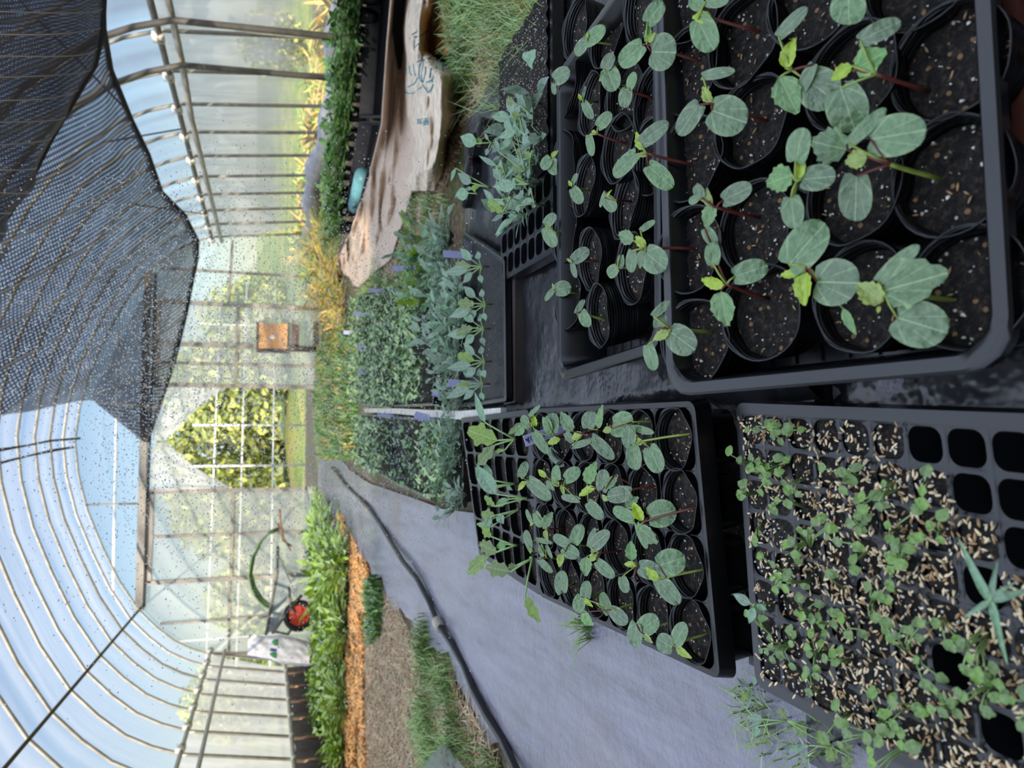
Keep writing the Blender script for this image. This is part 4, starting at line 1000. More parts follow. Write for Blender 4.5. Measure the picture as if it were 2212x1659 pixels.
for fr, lb, dn in far:
    T = open_tray('seedling_tray', fr, 'wet black '+lb, depth=.045, r=.01, mesh_floor=False)
    f, W, D, n = fr; mb = MB(); mb.grid(lambda u, v: f(.014+u*(W-.028), .014+v*(D-.028), -.012+.005*noise.noise((u*20, v*30, 3))), 20, 20); mb.build('soil', M['soil'], T)
    mb = MB(); rr = random.Random(int(W*1000)); cnt = int((W*D)*(5200 if dn else 2300)); 
    for i in range(min(cnt, 5200)):
        u, v = rr.random(), rr.random()
        if noise.noise((u*9+W*5, v*11, 4)) < (-.28 if dn else .02): continue
        p = f(.02+u*(W-.04), .02+v*(D-.04), -.01); hh = rr.uniform(.03,.065); a = rr.random()*6.28; d = Vector((math.cos(a), math.sin(a), rr.uniform(.1,.9))).normalized()
        b = p+Vector((0,0,hh)); L = rr.uniform(.014,.03); s = Vector((-d.y, d.x, 0)).normalized()*L*.3; mi = 0 if rr.random() < .62 else 1
        mb.add([p, b-s*.05, b+d*L*.5-s, b+d*L, b+d*L*.5+s, b+s*.05], [(1,2,3,4,5),(0,1,5)], mi)
    tag(mb.build('seedling_carpet', [M['grass_pale'] if dn else M['bushdark'], M['bushdark']], smooth=False), 'dense small seedlings filling the '+lb, 'seedlings', kind='stuff')
# pale strip painting the white reflection along the wet rims between the tray rows
mb = MB(); pts = [atZ(1088,892,.09), atZ(1000,897,.09), atZ(930,893,.075), atZ(860,888,.065), atZ(790,886,.06)]
for a, b in zip(pts[:-1], pts[1:]): mb.obox((a+b)/2, (b-a)/2, (.010,0,0), (0,0,.006))
tag(mb.build('rim_glint_strip', simple('wet_rim_glint', lin(190,186,180), .3, .6, .3, 60), smooth=False), 'wet pale strip running away between the left and right trays', 'edging')
# ================================================================== plant labels
def stake(bx, by, tx, ty, wpx, z0, label, marks=None, wl=.4):
    """a plastic label from its foot pixel to its head pixel, standing upright over its foot"""
    b = atZ(bx, by, z0); d = ray(tx, ty); t = EYE+d*(b.y/d.y); ax = (t-b); L = ax.length; ax.normalize()
    toe = (EYE-b).normalized(); w = ax.cross(toe).normalized(); n = w.cross(ax).normalized(); if_ = wpx/F*(b-EYE).length/2
    root = thing('plant_label', b, label, 'plant label', 'white plant labels')
    mb = MB(); mb.obox(b+ax*L*.60, w*if_, ax*L*.40, n*.0007)
    tg = mb.build('tag', M['label'], root, False)
    mb = MB(); mb.add([b+ax*L*.2-w*if_+n*.0006, b+ax*L*.2+w*if_+n*.0006, b-ax*.02+n*.0006, b+ax*L*.2-w*if_-n*.0006, b+ax*L*.2+w*if_-n*.0006, b-ax*.02-n*.0006], [(0,1,2),(5,4,3),(0,3,4,1),(1,4,5,2),(2,5,3,0)])
    mb.build('point', M['label'], root, False)
    if marks:
        mb = MB(); q = n if n.dot(toe) > 0 else -n
        for s in marks:
            pts = [b+ax*L*(.2+.8*u)+w*if_*(2*v-1)*.9+q*.0013 for u, v in s]; mb.tube(pts, .00045, 4)
        mb.build('handwriting', M['ink'], tg)
    return root
LABS = [(1012,552,958,548,15,.06,'long white label above the crowded grey seedlings, right of the others'),(995,664,962,660,20,.06,'square white label between crowded grey seedlings and tall seedlings'),
 (1040,832,968,827,16,.08,'long white label near the left corner of the bright-rimmed tray'),(972,858,934,848,13,.06,'tilted white label behind the long one at the left corner'),
 (905,578,848,580,11,.05,'white label beside the yellow-green plants'),(868,628,834,624,9,.05,'faint white label right of the furthest labels'),(828,628,797,628,8,.05,'white label just below the crumpled cloth'),
 (806,681,766,678,8,.05,'pair-like white label at the far right corner of the furthest tray'),(770,719,742,718,8,.03,'small white label against the dark green weeds'),
 (805,752,773,750,9,.05,'white label in the middle of the furthest right tray edge'),(806,806,774,804,8,.05,'white label toward the left of the furthest right tray edge'),
 (936,906,896,896,16,.07,'white label leaning across the pale strip'),(850,898,816,897,7,.05,'narrow white label at the far end of the pale strip'),
 (100,0,0,0,0,0,'')]
for l_ in LABS[:-1]: stake(*l_)
stake(1215,926,1133,953,24,.115,'white label with dark handwriting, stuck in the far right of the carrier tray',
      [[(.97,.75),(.86,.28)],[(.95,.38),(.88,.70)],[(.90,.15),(.86,.8)],[(.97,.55),(.93,.62)],[(.80,.75),(.70,.72),(.69,.45),(.74,.30),(.81,.42),(.80,.75)],[(.52,.3),(.45,.7)],[(.4,.3),(.36,.66)]])
stake(1104,268,1088,252,14,.085,'crumpled white label with dark marks among the bluish seedlings', [[(.8,.2),(.7,.8)],[(.6,.3),(.5,.7)]])
# ================================================================== right side: troughs, celery-like plants, cloth, bag
FT1 = quadframe(atZ(855,-60,.085), atZ(795,-60,.085), atZ(822,255,.085), atZ(775,255,.085))
FT2 = quadframe(atZ(822,262,.085), atZ(775,262,.085), atZ(772,450,.085), atZ(745,450,.085))
for fr, lb in ((FT1, 'long black trough of leafy plants at the right, nearer of the two'), (FT2, 'long black trough of leafy plants at the right, further of the two')):
    f, W, D, n = fr; T = open_tray('planting_trough', fr, lb, depth=.075, r=.02, mesh_floor=False, mat='black_dusty')
CEL = clumps(4, 'c', [M['bushdark'], M['bushdark'], M['green']], h=.26, nl=130, ll=.055, lw=.38, spread=.8, kind='lobed')
def celery(p, sc, lab, grp):
    root = thing('potted_leafy_plant', p, lab, 'potted plant', grp)
    o = bpy.data.objects.new('foliage', CEL[R.randrange(4)]); C.objects.link(o); o.parent = root; o.location = (0,0,.07); o.scale = (sc*1.05,sc*1.05,sc*.72); o.rotation_euler = (0,0,R.random()*6.28)
    for nm, me in (('pot', PR9[R.randrange(5)][0]), ('soil', PR9[0][1])):
        q = bpy.data.objects.new(nm, me); C.objects.link(q); q.parent = root; q.scale = (1.15,1.15,1.1)
for i, (x, y) in enumerate(((800,-45),(797,-5),(792,38),(788,80),(783,122),(778,165),(772,208),(768,250),(762,292),(757,334),(752,376),(748,418),(745,455),(742,492))):
    celery(atZ(x+24, y, .02), 1.45-.02*i, 'dark green bushy potted plant in the black troughs, %s from the near end' % (ORD+['thirteenth','fourteenth'])[i], 'leafy plants in the black troughs')
mb = MB(); mb.tube([atZ(784,378,.06), atZ(776,412,.06), atZ(768,446,.06)], .045, 10)
tag(mb.build('pipe', simple('teal_pipe_plastic', lin(96,150,156), .4, .5, .2, 12)), 'short teal pipe lying at the end of the black troughs', 'pipe')
def lerp_list(L, u):
    x = u*(len(L)-1); i = min(len(L)-2, int(x)); f = x-i
    return tuple(L[i][k]+(L[i+1][k]-L[i][k])*f for k in range(len(L[0])))
CT = [(848,-60,.12),(846,0,.12),(838,90,.12),(832,180,.12),(826,270,.12),(806,350,.11),(786,420,.10),(762,490,.09),(738,540,.06),(726,570,.03)]
CB = [(874,-60,0),(874,0,0),(872,80,0),(874,160,0),(880,230,0),(905,320,0),(896,390,0),(872,470,0),(842,560,0),(772,622,0)]
def clothfn(u, v):
    a = lerp_list(CT, u); b = lerp_list(CB, u); z = a[2]+(b[2]-a[2])*(v**.7)
    px, py = a[0]+(b[0]-a[0])*v, a[1]+(b[1]-a[1])*v; far = max(0, u-.45)*1.8
    z += (.010+.026*far)*(noise.noise(atZ(px, py, .05)*4.5)+.35*noise.noise(atZ(px, py, .05)*10))+.012*math.sin(v*9+u*20)*(.3+far)
    return atZ(px, py, max(z, .018))+Vector((0, .03*far*math.sin(v*14+u*9), 0))
mb = MB(); mb.grid(clothfn, 150, 34); ob = mb.build('burlap_cloth', M['burlap'])
ob.modifiers.new('thickness', 'SOLIDIFY').thickness = .006
tag(ob, 'crumpled tan burlap cloth draped along the front of the black troughs', 'cloth')
BT = [(884,-60),(872,0),(866,60),(872,120),(872,190),(878,250),(896,310),(888,360),(872,385),(880,412)]
BB = [(938,-60),(940,0),(928,60),(926,112),(988,165),(987,215),(986,260),(968,300),(962,345),(955,378),(938,412)]
BU = [1, .99, .95, .88, .78]
def bagp(u, v, lift=0.):
    a = lerp_list(BT, u); b = lerp_list(BB, u)
    px, py = a[0]+(b[0]-a[0])*v, a[1]+(b[1]-a[1])*v
    e = min(1, 4*v*(1-v)+.05); e2 = min(1, 6*u*(1.02-u)+.1) if u > .1 else .75
    p0 = atZ(px, py, .03); z = .012+.085*e*e2+.014*noise.noise(p0*9)+.004*noise.noise(p0*22)+lift
    return atZ(px, py, z)
bag = thing('paper_bag', atZ(930,240,0), 'slumped soiled paper bag with teal vegetable print, lying beside the burlap cloth', 'paper bag')
mb = MB(); mb.grid(lambda u, v: bagp(u, v), 90, 44); skin = mb.build('bag_skin', M['paper'], bag)
mb = MB(); LT = [(938,-60),(942,0),(930,50),(924,90),(930,118)]; LBm = [(972,-60),(972,0),(972,50),(978,90),(968,118)]
mb.grid(lambda u, v: atZ(*(lambda a, b: (a[0]+(b[0]-a[0])*v, a[1]+(b[1]-a[1])*v))(lerp_list(LT, u), lerp_list(LBm, u)), .012+.02*v-.03*math.sin(v*PI)*.3), 24, 8); mb.build('bag_lining', M['kraft'], bag, label='brown inner paper at the torn opening')
mb = MB(); mb.grid(lambda u, v: atZ(962+10*u+8*v, 268+22*u-6*v, .03*(1-v)+.02*math.sin(u*PI)), 6, 5); mb.build('torn_flap', M['kraft'], bag, label='torn brown flap')
def bag_print(strokes, r, name):
    mb = MB()
    for s in strokes:
        pts = []
        for (x, y) in s:
            # pixel on the bag -> (u, v) by search, then onto its skin
            best = min(((abs(q[0]-x)+abs(q[1]-y)), u_, v_) for u_, v_, q in BGRID for _ in (0,))
            pts.append(bagp(best[1], best[2], .0022))
        mb.tube(pts, r, 4)
    mb.build(name, M['teal'], skin)
BGRID = [(i/120, j/60, proj(bagp(i/120, j/60))) for i in range(121) for j in range(61)]
def Zk(x, y): return 840+x/13.825, 60+y/13.825
def Zm(x, y): return 860+x/13.827, 180+y/13.827
leafs = [[Zk(860,990),Zk(1180,900),Zk(1320,860),Zk(1680,640)],[Zk(1100,1040),Zk(1250,930),Zk(1500,760),Zk(1720,640)],[Zk(1420,980),Zk(1600,780),Zk(1730,650)],[Zk(1330,1000),Zk(1260,1240),Zk(1210,1480)],
 [Zk(1430,980),Zk(1400,1200),Zk(1320,1500),Zk(1290,1657)],[Zk(1570,880),Zk(1580,1050),Zk(1610,1260)],[Zk(930,1060),Zk(910,1220),Zk(890,1400),Zk(980,1650)],[Zk(1050,1000),Zk(1010,1200),Zk(980,1420),Zk(1010,1650)],
 [Zk(1090,1180),Zk(1100,1300),Zk(1060,1500),Zk(1040,1640)],[Zk(740,1050),Zk(740,1220),Zk(780,1410)],[Zk(620,1150),Zk(620,1350),Zk(690,1420)],[Zk(530,1200),Zk(530,1400)],[Zk(470,1400),Zk(480,1657),Zm(240,220)],
 [Zk(860,1500),Zk(780,1640)],[Zk(1280,1540),Zk(1140,1657)],[Zm(160,250),Zm(300,320),Zm(460,300),Zm(690,130)],[Zm(720,20),Zm(800,180),Zm(890,280),Zm(990,160),Zm(1040,10)],[Zm(300,110),Zm(420,60),Zm(500,0)],
 [Zk(690,210),Zk(850,110),Zk(1160,100)],[Zk(740,260),Zk(950,240),Zk(1120,110)],[Zk(620,330),Zk(820,310),Zk(970,370),Zk(900,470)],[Zk(780,560),Zk(880,480),Zk(970,430)],[Zk(830,50),Zk(980,0)]]
bag_print(leafs, .0022, 'vegetable_print')
kan = [[Zm(560,1090),Zm(710,1085)],[Zm(575,1130),Zm(700,1130)],[Zm(560,1210),Zm(715,1205)],[Zm(640,1090),Zm(640,1210)],[Zm(590,1090),Zm(580,1205)],[Zm(640,1165),Zm(700,1165)],
 [Zm(745,1065),Zm(890,1060)],[Zm(760,1100),Zm(890,1100)],[Zm(755,1140),Zm(900,1135)],[Zm(760,1180),Zm(895,1175)],[Zm(760,1220),Zm(900,1215)],[Zm(820,1050),Zm(820,1220)],[Zm(765,1100),Zm(765,1215)],[Zm(885,1100),Zm(890,1210)]]
bag_print(kan, .0012, 'printed_characters')
# ================================================================== far end: box, wheelbarrow, sack, hoop, sticks
bx = thing('wooden_box', (1.25, 8.33, .0), 'orange-brown wooden box hanging on the end-wall panel', 'box')
mb = MB(); mb.box((1.125,8.26,.36), (1.39,8.42,.645)); bb = mb.build('box_body', simple('orange_wood', lin(196,150,104), .7, .2, .18, 9), bx, False)
mb = MB(); mb.box((1.115,8.25,.645), (1.40,8.42,.665)); mb.box((1.115,8.25,.335), (1.40,8.42,.355)); mb.box((1.10,8.25,.34),(1.118,8.42,.66)); mb.build('box_rim', M['board'], bx, False)
mb = MB(); mb.blob((1.245,8.255,.50), .022, .008, .030, 0, 8, 6); mb.build('white_mark', M['white_pipe'], bb, label='white spot on the front')
mb = MB(); mb.box((1.13,8.27,.24), (1.39,8.40,.31)); mb.build('lower_board', simple('brown_board', lin(118,96,86), .8, .2, .2, 10), bx, False)
tag((lambda m_: (m_.box((1.10,8.20,.0), (1.15,8.26,.34)), m_.box((1.12,8.2,.04), (1.42,8.3,.10)), m_.build('timber_prop', M['board'], smooth=False))[2])(MB()), 'dark timber prop standing under the orange box', 'timber')
wb = thing('wheelbarrow', (-1.5, 7.8, 0), 'wheelbarrow with a red-orange wheel tipped against the end wall', 'wheelbarrow')
def ypt(x, y, Y=7.8): return atY(x, y, Y)
wc = ypt(646,1330); ax = Vector((.25,-1,.05)).normalized(); e1 = ax.cross(Vector((0,0,1))).normalized(); e2 = e1.cross(ax).normalized(); wr = .145
mb = MB(); ring = []
for k_ in range(28):
    a = 2*PI*k_/28; d = e1*math.cos(a)+e2*math.sin(a); c = wc+d*wr*.82
    ring.append([c+(d*math.cos(b)+ax*math.sin(b))*wr*.20 for b in [2*PI*q/8 for q in range(8)]])
ring.append(ring[0]); mb.loops(ring); whl = mb.build('wheel', M['rubber_shade'], wb)
mb = MB()
for k_ in range(5):
    a = 2*PI*k_/5+.4; d = e1*math.cos(a)+e2*math.sin(a); t = e1*-math.sin(a)+e2*math.cos(a)
    mb.add([wc+t*.02-ax*.03, wc-t*.02-ax*.03, wc+d*wr*.45-t*.05-ax*.05, wc+d*wr*.72-t*.055-ax*.035, wc+d*wr*.72+t*.055-ax*.035, wc+d*wr*.45+t*.05-ax*.05], [(0,1,2,3,4,5)])
    mb.add([p+ax*.05 for p in mb.v[-6:]], [(5,4,3,2,1,0)])
mb.blob(wc, .03, .03, .03, 0, 8, 6)
mb.build('wheel_rim', simple('orange_red_wheel', lin(226,78,44), .4, .5, .12, 12), whl, False, label='orange-red wheel rim')
mb = MB(); mb.blob(wc-ax*.05, .016, .016, .016); mb.build('hub', M['clamp'], whl)
mb = MB(); A = [ypt(577,1368), ypt(590,1290), ypt(603,1205), ypt(628,1262), ypt(612,1320), ypt(592,1362)]; bk = Vector((0,.28,.0))
mb.add(A+[p+bk for p in A], [(0,1,2,3,4,5)]+[(i, (i+1) % 6, 6+(i+1) % 6, 6+i) for i in range(2, 6)]); mb.build('barrow_tray', simple('grey_green_barrow', lin(140,150,150), .5, .5, .3, 9), wb, False)
mb = MB(); mb.tube([ypt(574,1372), ypt(598,1240), ypt(600,1180)], .014, 6); mb.tube([ypt(588,1368), ypt(622,1320), ypt(652,1285)], .016, 6); mb.tube([ypt(595,1365), ypt(622,1370), ypt(642,1340), wc], .013, 6); mb.tube([ypt(624,1268), ypt(628,1310), ypt(640,1328)], .013, 6)
mb.build('barrow_frame', M['galv_dark'], wb)
sk = thing('fertiliser_sack', (-1.78, 7.55, 0), 'white woven sack with green leaf marks standing by the left wall', 'sack')
SKL = [(666,1386,.0),(640,1378,.0),(605,1372,.0),(570,1374,.0),(538,1370,.0)]; SKR = [(668,1440,0),(640,1438,0),(605,1434,0),(565,1422,0),(534,1418,0)]
def sackfn(u, v, lift=0.):
    a = lerp_list(SKL, u); b = lerp_list(SKR, u); w = v
    p = atY(a[0]+(b[0]-a[0])*w, a[1]+(b[1]-a[1])*w, 7.55); return p+Vector((0, -(.09*math.sin(PI*w)**.6*(1-.7*u**3))-.02*noise.noise((u*8, w*6, 2))-lift, 0))
mb = MB(); mb.grid(sackfn, 30, 22); mb.grid(lambda u, v: sackfn(u, v)+Vector((0, 2*.09*math.sin(PI*v)**.6*(1-.7*u**3), 0)), 30, 22); sbody = mb.build('sack_body', simple('white_woven_sack', lin(236,232,234), .7, .3, .1, 30, bump=.2), sk)
mb = MB()
for (u0, v0, du, dv) in ((.58,.20,.10,.10),(.60,.66,.10,.11)): mb.grid(lambda u, v: sackfn(u0-du/2+du*u*(.5+.5*math.sin(v*PI)), v0-dv+2*dv*v, .004), 5, 8)
mb.build('leaf_print', simple('green_print', lin(70,136,92), .7, .2, .2, 30), sbody)
mb = MB(); mb.grid(lambda u, v: sackfn(.55+.09*u, .42+.10*v, .004), 4, 4); mb.grid(lambda u, v: sackfn(u, .955+.03*v, .004), 20, 2); mb.build('blue_stripe', simple('blue_print', lin(76,88,160), .7, .2, .2, 30), sbody)
mb = MB(); pts = [atY(x, y, 7.95) for x, y in ((604,1142),(582,1150),(562,1172),(546,1205),(540,1240),(547,1270),(562,1295),(580,1310),(600,1300))]
for o_ in ((0,0,0),(.012,.02,-.014),(-.012,-.02,.012)): mb.tube([p+Vector(o_) for p in pts], .011, 7)
tag(mb.build('hose_coil', simple('green_hose', lin(92,122,66), .4, .5, .2, 12)), 'coil of green hose arching in front of the left door', 'hose')
mb = MB(); mb.tube([atY(604,1100,7.9), atY(606,1130,7.9), atY(612,1160,7.9), atY(628,1190,7.9)], [.012,.011,.010,.006], 6); mb.tube([atY(600,1130,7.92), atY(612,1168,7.92), atY(630,1180,7.92)], .009, 6)
tag(mb.build('dry_stalk', M['rust']), 'dry brown stalk standing by the green hose coil', 'stalk')
# irrigation hose down the path
HP = [(716,1010),(728,1022),(745,1048),(775,1075),(800,1100),(822,1135),(848,1178),(872,1212),(900,1250),(925,1300),(950,1350),(975,1390),(1000,1440),(1025,1490),(1052,1545),(1082,1600),(1118,1665),(1150,1720)]
hs = thing('irrigation_hose', atZ(925,1300,0), 'black irrigation hose snaking down the left of the path', 'hose')
mb = MB(); mb.tube([atZ(x, y, .020)+Vector((0,0,.004*math.sin(i*2))) for i, (x, y) in enumerate(HP)], .0092, 8); mb.build('hose_pipe', M['black_matt'], hs)
mb = MB(); a = atZ(944,1342,.022); b = atZ(952,1356,.022); mb.tube([a, b], .017, 10); mb.build('joint', simple('grey_hose_joint', lin(176,166,150), .5, .4, .2, 20), hs, label='pale grey coupling')
# clear film bag at the lower left
mb = MB(); BGo = [(955,1606),(925,1632),(900,1662),(890,1710)]; BGi = [(968,1612),(985,1634),(1006,1662),(1030,1710)]
mb.grid(lambda u, v: atZ(*(lambda a, b: (a[0]+(b[0]-a[0])*v, a[1]+(b[1]-a[1])*v))(lerp_list(BGo, u), lerp_list(BGi, u)), .02+.10*math.sin(PI*v)*min(1, u+.3)+.018*noise.noise((u*7, v*9, 3))), 24, 24)
tag(mb.build('film_bag', M['bag_film']), 'crumpled clear plastic film lying on the grass at the lower left', 'plastic film')
# ================================================================== beds, grass, straw
def blades(mb, p, h, rr, mi, lean=.5, w=.0022):
    a = rr.random()*6.28; d = Vector((math.cos(a), math.sin(a), 0)); s = Vector((-d.y, d.x, 0))*w
    q = p+Vector((0,0,h*.6))+d*h*.2*lean; t = p+Vector((0,0,h*.95))+d*h*.75*lean
    mb.add([p-s, p+s, q+s*.8, q-s*.8, t], [(0,1,2,3),(3,2,4)], mi)
def patch(name, fn, n, h, label, cat, mats, wts=None, lean=.7, w=.0022, seed=1, tuft=0, tr=.03):
    mb = MB(); rr = random.Random(seed); CT_ = [c for c in (fn(rr) for _ in range(tuft)) if c is not None]
    for i in range(n):
        if CT_ and rr.random() < .93: c = rr.choice(CT_); p = Vector((c.x+rr.gauss(0, tr), c.y+rr.gauss(0, tr), c.z))
        else: p = fn(rr)
        if p is None: continue
        mi = rr.choices(range(len(mats)), wts)[0] if wts else rr.randrange(len(mats))
        blades(mb, p, h*rr.uniform(.4, 1.2), rr, mi, lean*rr.uniform(.4, 1.6), w)
    return tag(mb.build(name, mats, smooth=False), label, cat, kind='stuff')
def pxreg(poly_, z=0., thr=None):
    xs = [p[0] for p in poly_]; ys = [p[1] for p in poly_]
    def inside(x, y):
        c = False; j = len(poly_)-1
        for i in range(len(poly_)):
            if (poly_[i][1] > y) != (poly_[j][1] > y) and x < (poly_[j][0]-poly_[i][0])*(y-poly_[i][1])/(poly_[j][1]-poly_[i][1])+poly_[i][0]: c = not c
            j = i
        return c
    W3 = [atZ(x, y, z) for x, y in poly_]; P2 = [(p.x, p.y) for p in W3]
    x0, x1, y0, y1 = min(p[0] for p in P2), max(p[0] for p in P2), min(p[1] for p in P2), max(p[1] for p in P2)
    def ins2(x, y):
        c = False; j = len(P2)-1
        for i in range(len(P2)):
            if (P2[i][1] > y) != (P2[j][1] > y) and x < (P2[j][0]-P2[i][0])*(y-P2[i][1])/(P2[j][1]-P2[i][1])+P2[i][0]: c = not c
            j = i
        return c
    def f(rr):
        for _ in range(30):
            x, y = rr.uniform(x0, x1), rr.uniform(y0, y1)
            if ins2(x, y) and (thr is None or noise.noise((x*5, y*5, 1)) > thr): return Vector((x, y, z))
        return None
    return f
patch('grass', pxreg([(985,-40),(1060,-40),(1030,120),(1008,225),(996,150),(985,60)]), 2200, .055, 'leafy pale green weeds between the paper bag and the straw on the right', 'weeds', [M['grass'], M['grass_pale']], lean=1.3, w=.0026, seed=2, tuft=40, tr=.03)
patch('grass', pxreg([(1100,-60),(1330,-60),(1290,20),(1195,190),(1130,250),(1105,210),(1100,100)]), 1700, .11, 'tall thin grass behind the second right tray at the right edge', 'grass', [M['grass'], M['grass_pale'], M['grass_dry']], [3,6,1], lean=1.2, w=.0010, seed=3, tuft=26, tr=.035)
patch('straw', pxreg([(985,-40),(1100,-60),(1090,200),(1000,320),(960,420),(900,620),(830,700),(780,690),(880,480),(985,300)]), 9000, .014, 'brown straw litter on the soil at the right', 'straw', [M['straw'], M['straw_pale'], M['husk_dark']], lean=4., w=.0016, seed=4)
patch('grass', pxreg([(885,430),(960,400),(985,470),(930,560),(860,640),(800,680),(770,640),(830,560)], thr=-.02), 3000, .04, 'short wet grass between the cloth and the far trays', 'grass', [M['grass'], M['grass_pale']], lean=1.2, w=.0018, seed=5, tuft=70, tr=.03)
patch('straw', pxreg([(800,1290),(860,1300),(900,1400),(990,1480),(1060,1600),(1100,1720),(800,1720),(785,1500)]), 15000, .018, 'brown straw litter on the left bed', 'straw', [M['straw'], M['straw_pale'], M['husk_dark'], M['grass_pale']], [6,5,3,1], lean=5.5, w=.0026, seed=6)
patch('grass', pxreg([(900,1370),(950,1380),(1000,1460),(1060,1590),(1090,1720),(960,1720),(900,1560)], thr=.02), 3600, .06, 'clumps of green grass beside the irrigation hose at the left', 'grass', [M['grass'], M['grass_pale']], [2,1], lean=1.1, w=.0016, seed=7, tuft=46, tr=.035)
patch('straw', pxreg([(730,1110),(745,1120),(785,1200),(800,1235),(805,1300),(790,1420),(800,1720),(740,1720),(755,1400),(765,1250),(735,1170)], thr=-.16), 9000, .03, 'sunlit golden straw along the left bed', 'straw', [M['straw_gold'], M['straw']], [4,1], lean=3., w=.006, seed=8)
patch('grass', pxreg([(800,1260),(820,1240),(835,1300),(830,1370),(810,1390)]), 900, .06, 'dark green tuft where the path meets the left bed', 'grass', [M['bushdark'], M['grass']], lean=.8, w=.006, seed=9)
patch('grass', pxreg([(680,770),(765,700),(775,860),(775,990),(700,990),(690,860)], thr=-.2), 7000, .10, 'low dark green weeds along the foot of the doorway', 'weeds', [M['bushdark'], M['grass'], M['grass_dry']], [4,3,1], lean=.9, w=.006, seed=10)
patch('grass', pxreg([(1590,1500),(1640,1490),(1760,1570),(1830,1600),(1800,1640),(1700,1620),(1620,1560)], thr=-.25), 150, .035, 'small grass growing out from under the near plug tray', 'grass', [M['grass'], M['grass_pale']], lean=1.2, w=.0011, seed=11, tuft=12, tr=.012)
patch('grass', pxreg([(1200,1280),(1330,1370),(1420,1430),(1390,1440),(1280,1370),(1190,1300)], thr=-.1), 90, .05, 'thin grass poking out from under the carrier tray', 'grass', [M['grass']], lean=1.6, w=.0011, seed=12)
# crop plants along the left bed
BED = clumps(5, 'b', [M['bushleaf'], M['bushleaf'], M['grass_pale']], h=.24, nl=210, ll=.060, lw=.34, spread=1.0)
BEDL = ['bright green crop plant on the left bed, %s from the doorway']
bed = [(690,1095),(695,1110),(700,1140),(715,1165),(690,1190),(722,1200),(745,1215),(700,1230),(728,1250),(700,1275),(735,1290),(700,1310),(720,1330),(742,1350),(700,1360),(722,1390),(695,1410),(735,1420),(700,1450),(725,1480),(698,1500),(740,1510),(700,1545),(730,1570),(700,1600),(735,1620),(705,1650)]
for i, (x, y) in enumerate(bed):
    p = atZ(x+14, y, 0)
    o = inst('crop_plant', BED[i % 5], p, '', 'plant', 'crop plants on the left bed', R.uniform(1.0, 1.5)*(1.3 if i in (3, 6, 8) else 1))
    o['label'] = 'bright green crop plant on the left bed, number %d counting from the doorway' % (i+1)
# sunlit dry mound and weeds at the far right
MW = clumps(4, 'm', [M['grass_dry'], M['grass_dry'], M['bushleaf']], h=.34, nl=120, ll=.13, lw=.12, spread=1.1, kind='blade')
for i, (x, y, s) in enumerate(((690,470,1.0),(700,510,1.1),(705,545,1.1),(712,580,1.2),(705,610,1.1),(725,600,1.),(722,640,1.0),(710,660,1.1),(735,670,.9),(722,700,.8),(690,560,1.3),(695,620,1.3),(740,720,.7))):
    o = inst('weed_clump', MW[i % 4], atZ(x+14, y, 0), '', 'weeds', 'sunlit weeds at the far right', s); o['label'] = 'sunlit yellowing weed clump at the far right, number %d counting from the black troughs' % (i+1)
# broad-leaved weeds
wd = thing('broad_leaved_weed', atZ(1195,140,0), 'weed with a broad toothed pale leaf beside the right corner of the second tray', 'weed')
hub = atZ(1196,142,.06); st = MB(); st.tube([atZ(1200,150,0), hub], .003, 6)
for i, (b_, t_, w_) in enumerate((((1196,142),(1122,118),40),((1195,148),(1150,152),16),((1200,130),(1190,60),22),((1205,120),(1225,50),16))):
    toe = (EYE-hub).normalized(); n = (toe*.5+Vector((0,0,.6))).normalized(); b = atP(*b_, hub, n); t = atP(*t_, hub, n); mb = MB(); mb.leaf(b, t, w_/F*(hub-EYE).length, n, 'tooth', 0, .2, -.1, i*3); mb.build('leaf', M['pale'] if i < 2 else M['yellowgreen'], wd)
st.build('stem', M['petiole'], wd)
for nm, base, hub, lv in (('leafy weed creeping from under the left edge of the near plug tray, nearest', (620,1150), (480,1110), [('l',470,1100,420,1020,90),('p',300,1100,180,1090,70),('l',700,1180,760,1290,90),('p',260,1150,235,1225,60),('l',600,1120,560,1230,100),('l',760,1280,840,1390,90)]),
                          ('leafy weed creeping from under the left edge of the near plug tray, second', (900,1330), (800,1300), [('l',790,1290,700,1200,100),('l',860,1330,950,1290,90),('p',640,1290,440,1340,40),('l',820,1340,760,1400,80),('l',960,1380,880,1450,90)]),
                          ('small spiky weed between the carrier tray and the near plug tray', (230,830), (215,870), [('p',200,860,100,790,40),('p',220,890,165,1050,30),('p',230,890,290,980,26),('p',230,850,250,760,40),('l',190,900,140,960,60)])):
    px_plant('creeping_weed', nm, 'weed', base, hub, lv, 'r', .035, .0014, z0=0., group='weeds under the plug tray')
# ================================================================== shade net
NE = [(205,-80,3.3),(222,0,3.5),(224,60,3.7),(240,150,4.2),(285,260,4.8),(322,335,5.3),(350,415,6.0),(400,465,6.5),(428,520,7.0),(426,560,7.3),(402,680,7.8),(378,780,8.15),(345,880,8.32),(318,955,8.40)]
NU = [(-120,-80,2.6),(-100,60,2.7),(-90,200,2.9),(-90,330,3.2),(-90,460,3.6),(-80,560,4.0),(-70,660,4.5),(-60,740,5.0),(-40,820,5.4),(0,897,5.8),(60,890,6.5),(120,876,7.2),(196,862,8.1),(310,955,8.40)]
def netfn(u, v):
    a = Vector(atY(*lerp_list(NE, u)[:2], lerp_list(NE, u)[2])); b = atY(*lerp_list(NU, u)[:2], lerp_list(NU, u)[2])
    p = a.lerp(b, v); sag = math.sin(PI*v)*math.sin(PI*min(1, u*1.02))
    p += Vector((0, 0, -.10*sag+.010*math.sin(u*40+v*5)*math.sin(PI*v)**.5+.02*noise.noise((u*14, v*5, 2))))
    return p
net = thing('shade_net', (1.2, 6, 1.6), 'black woven shade net drooping under the right half of the roof', 'shade net')
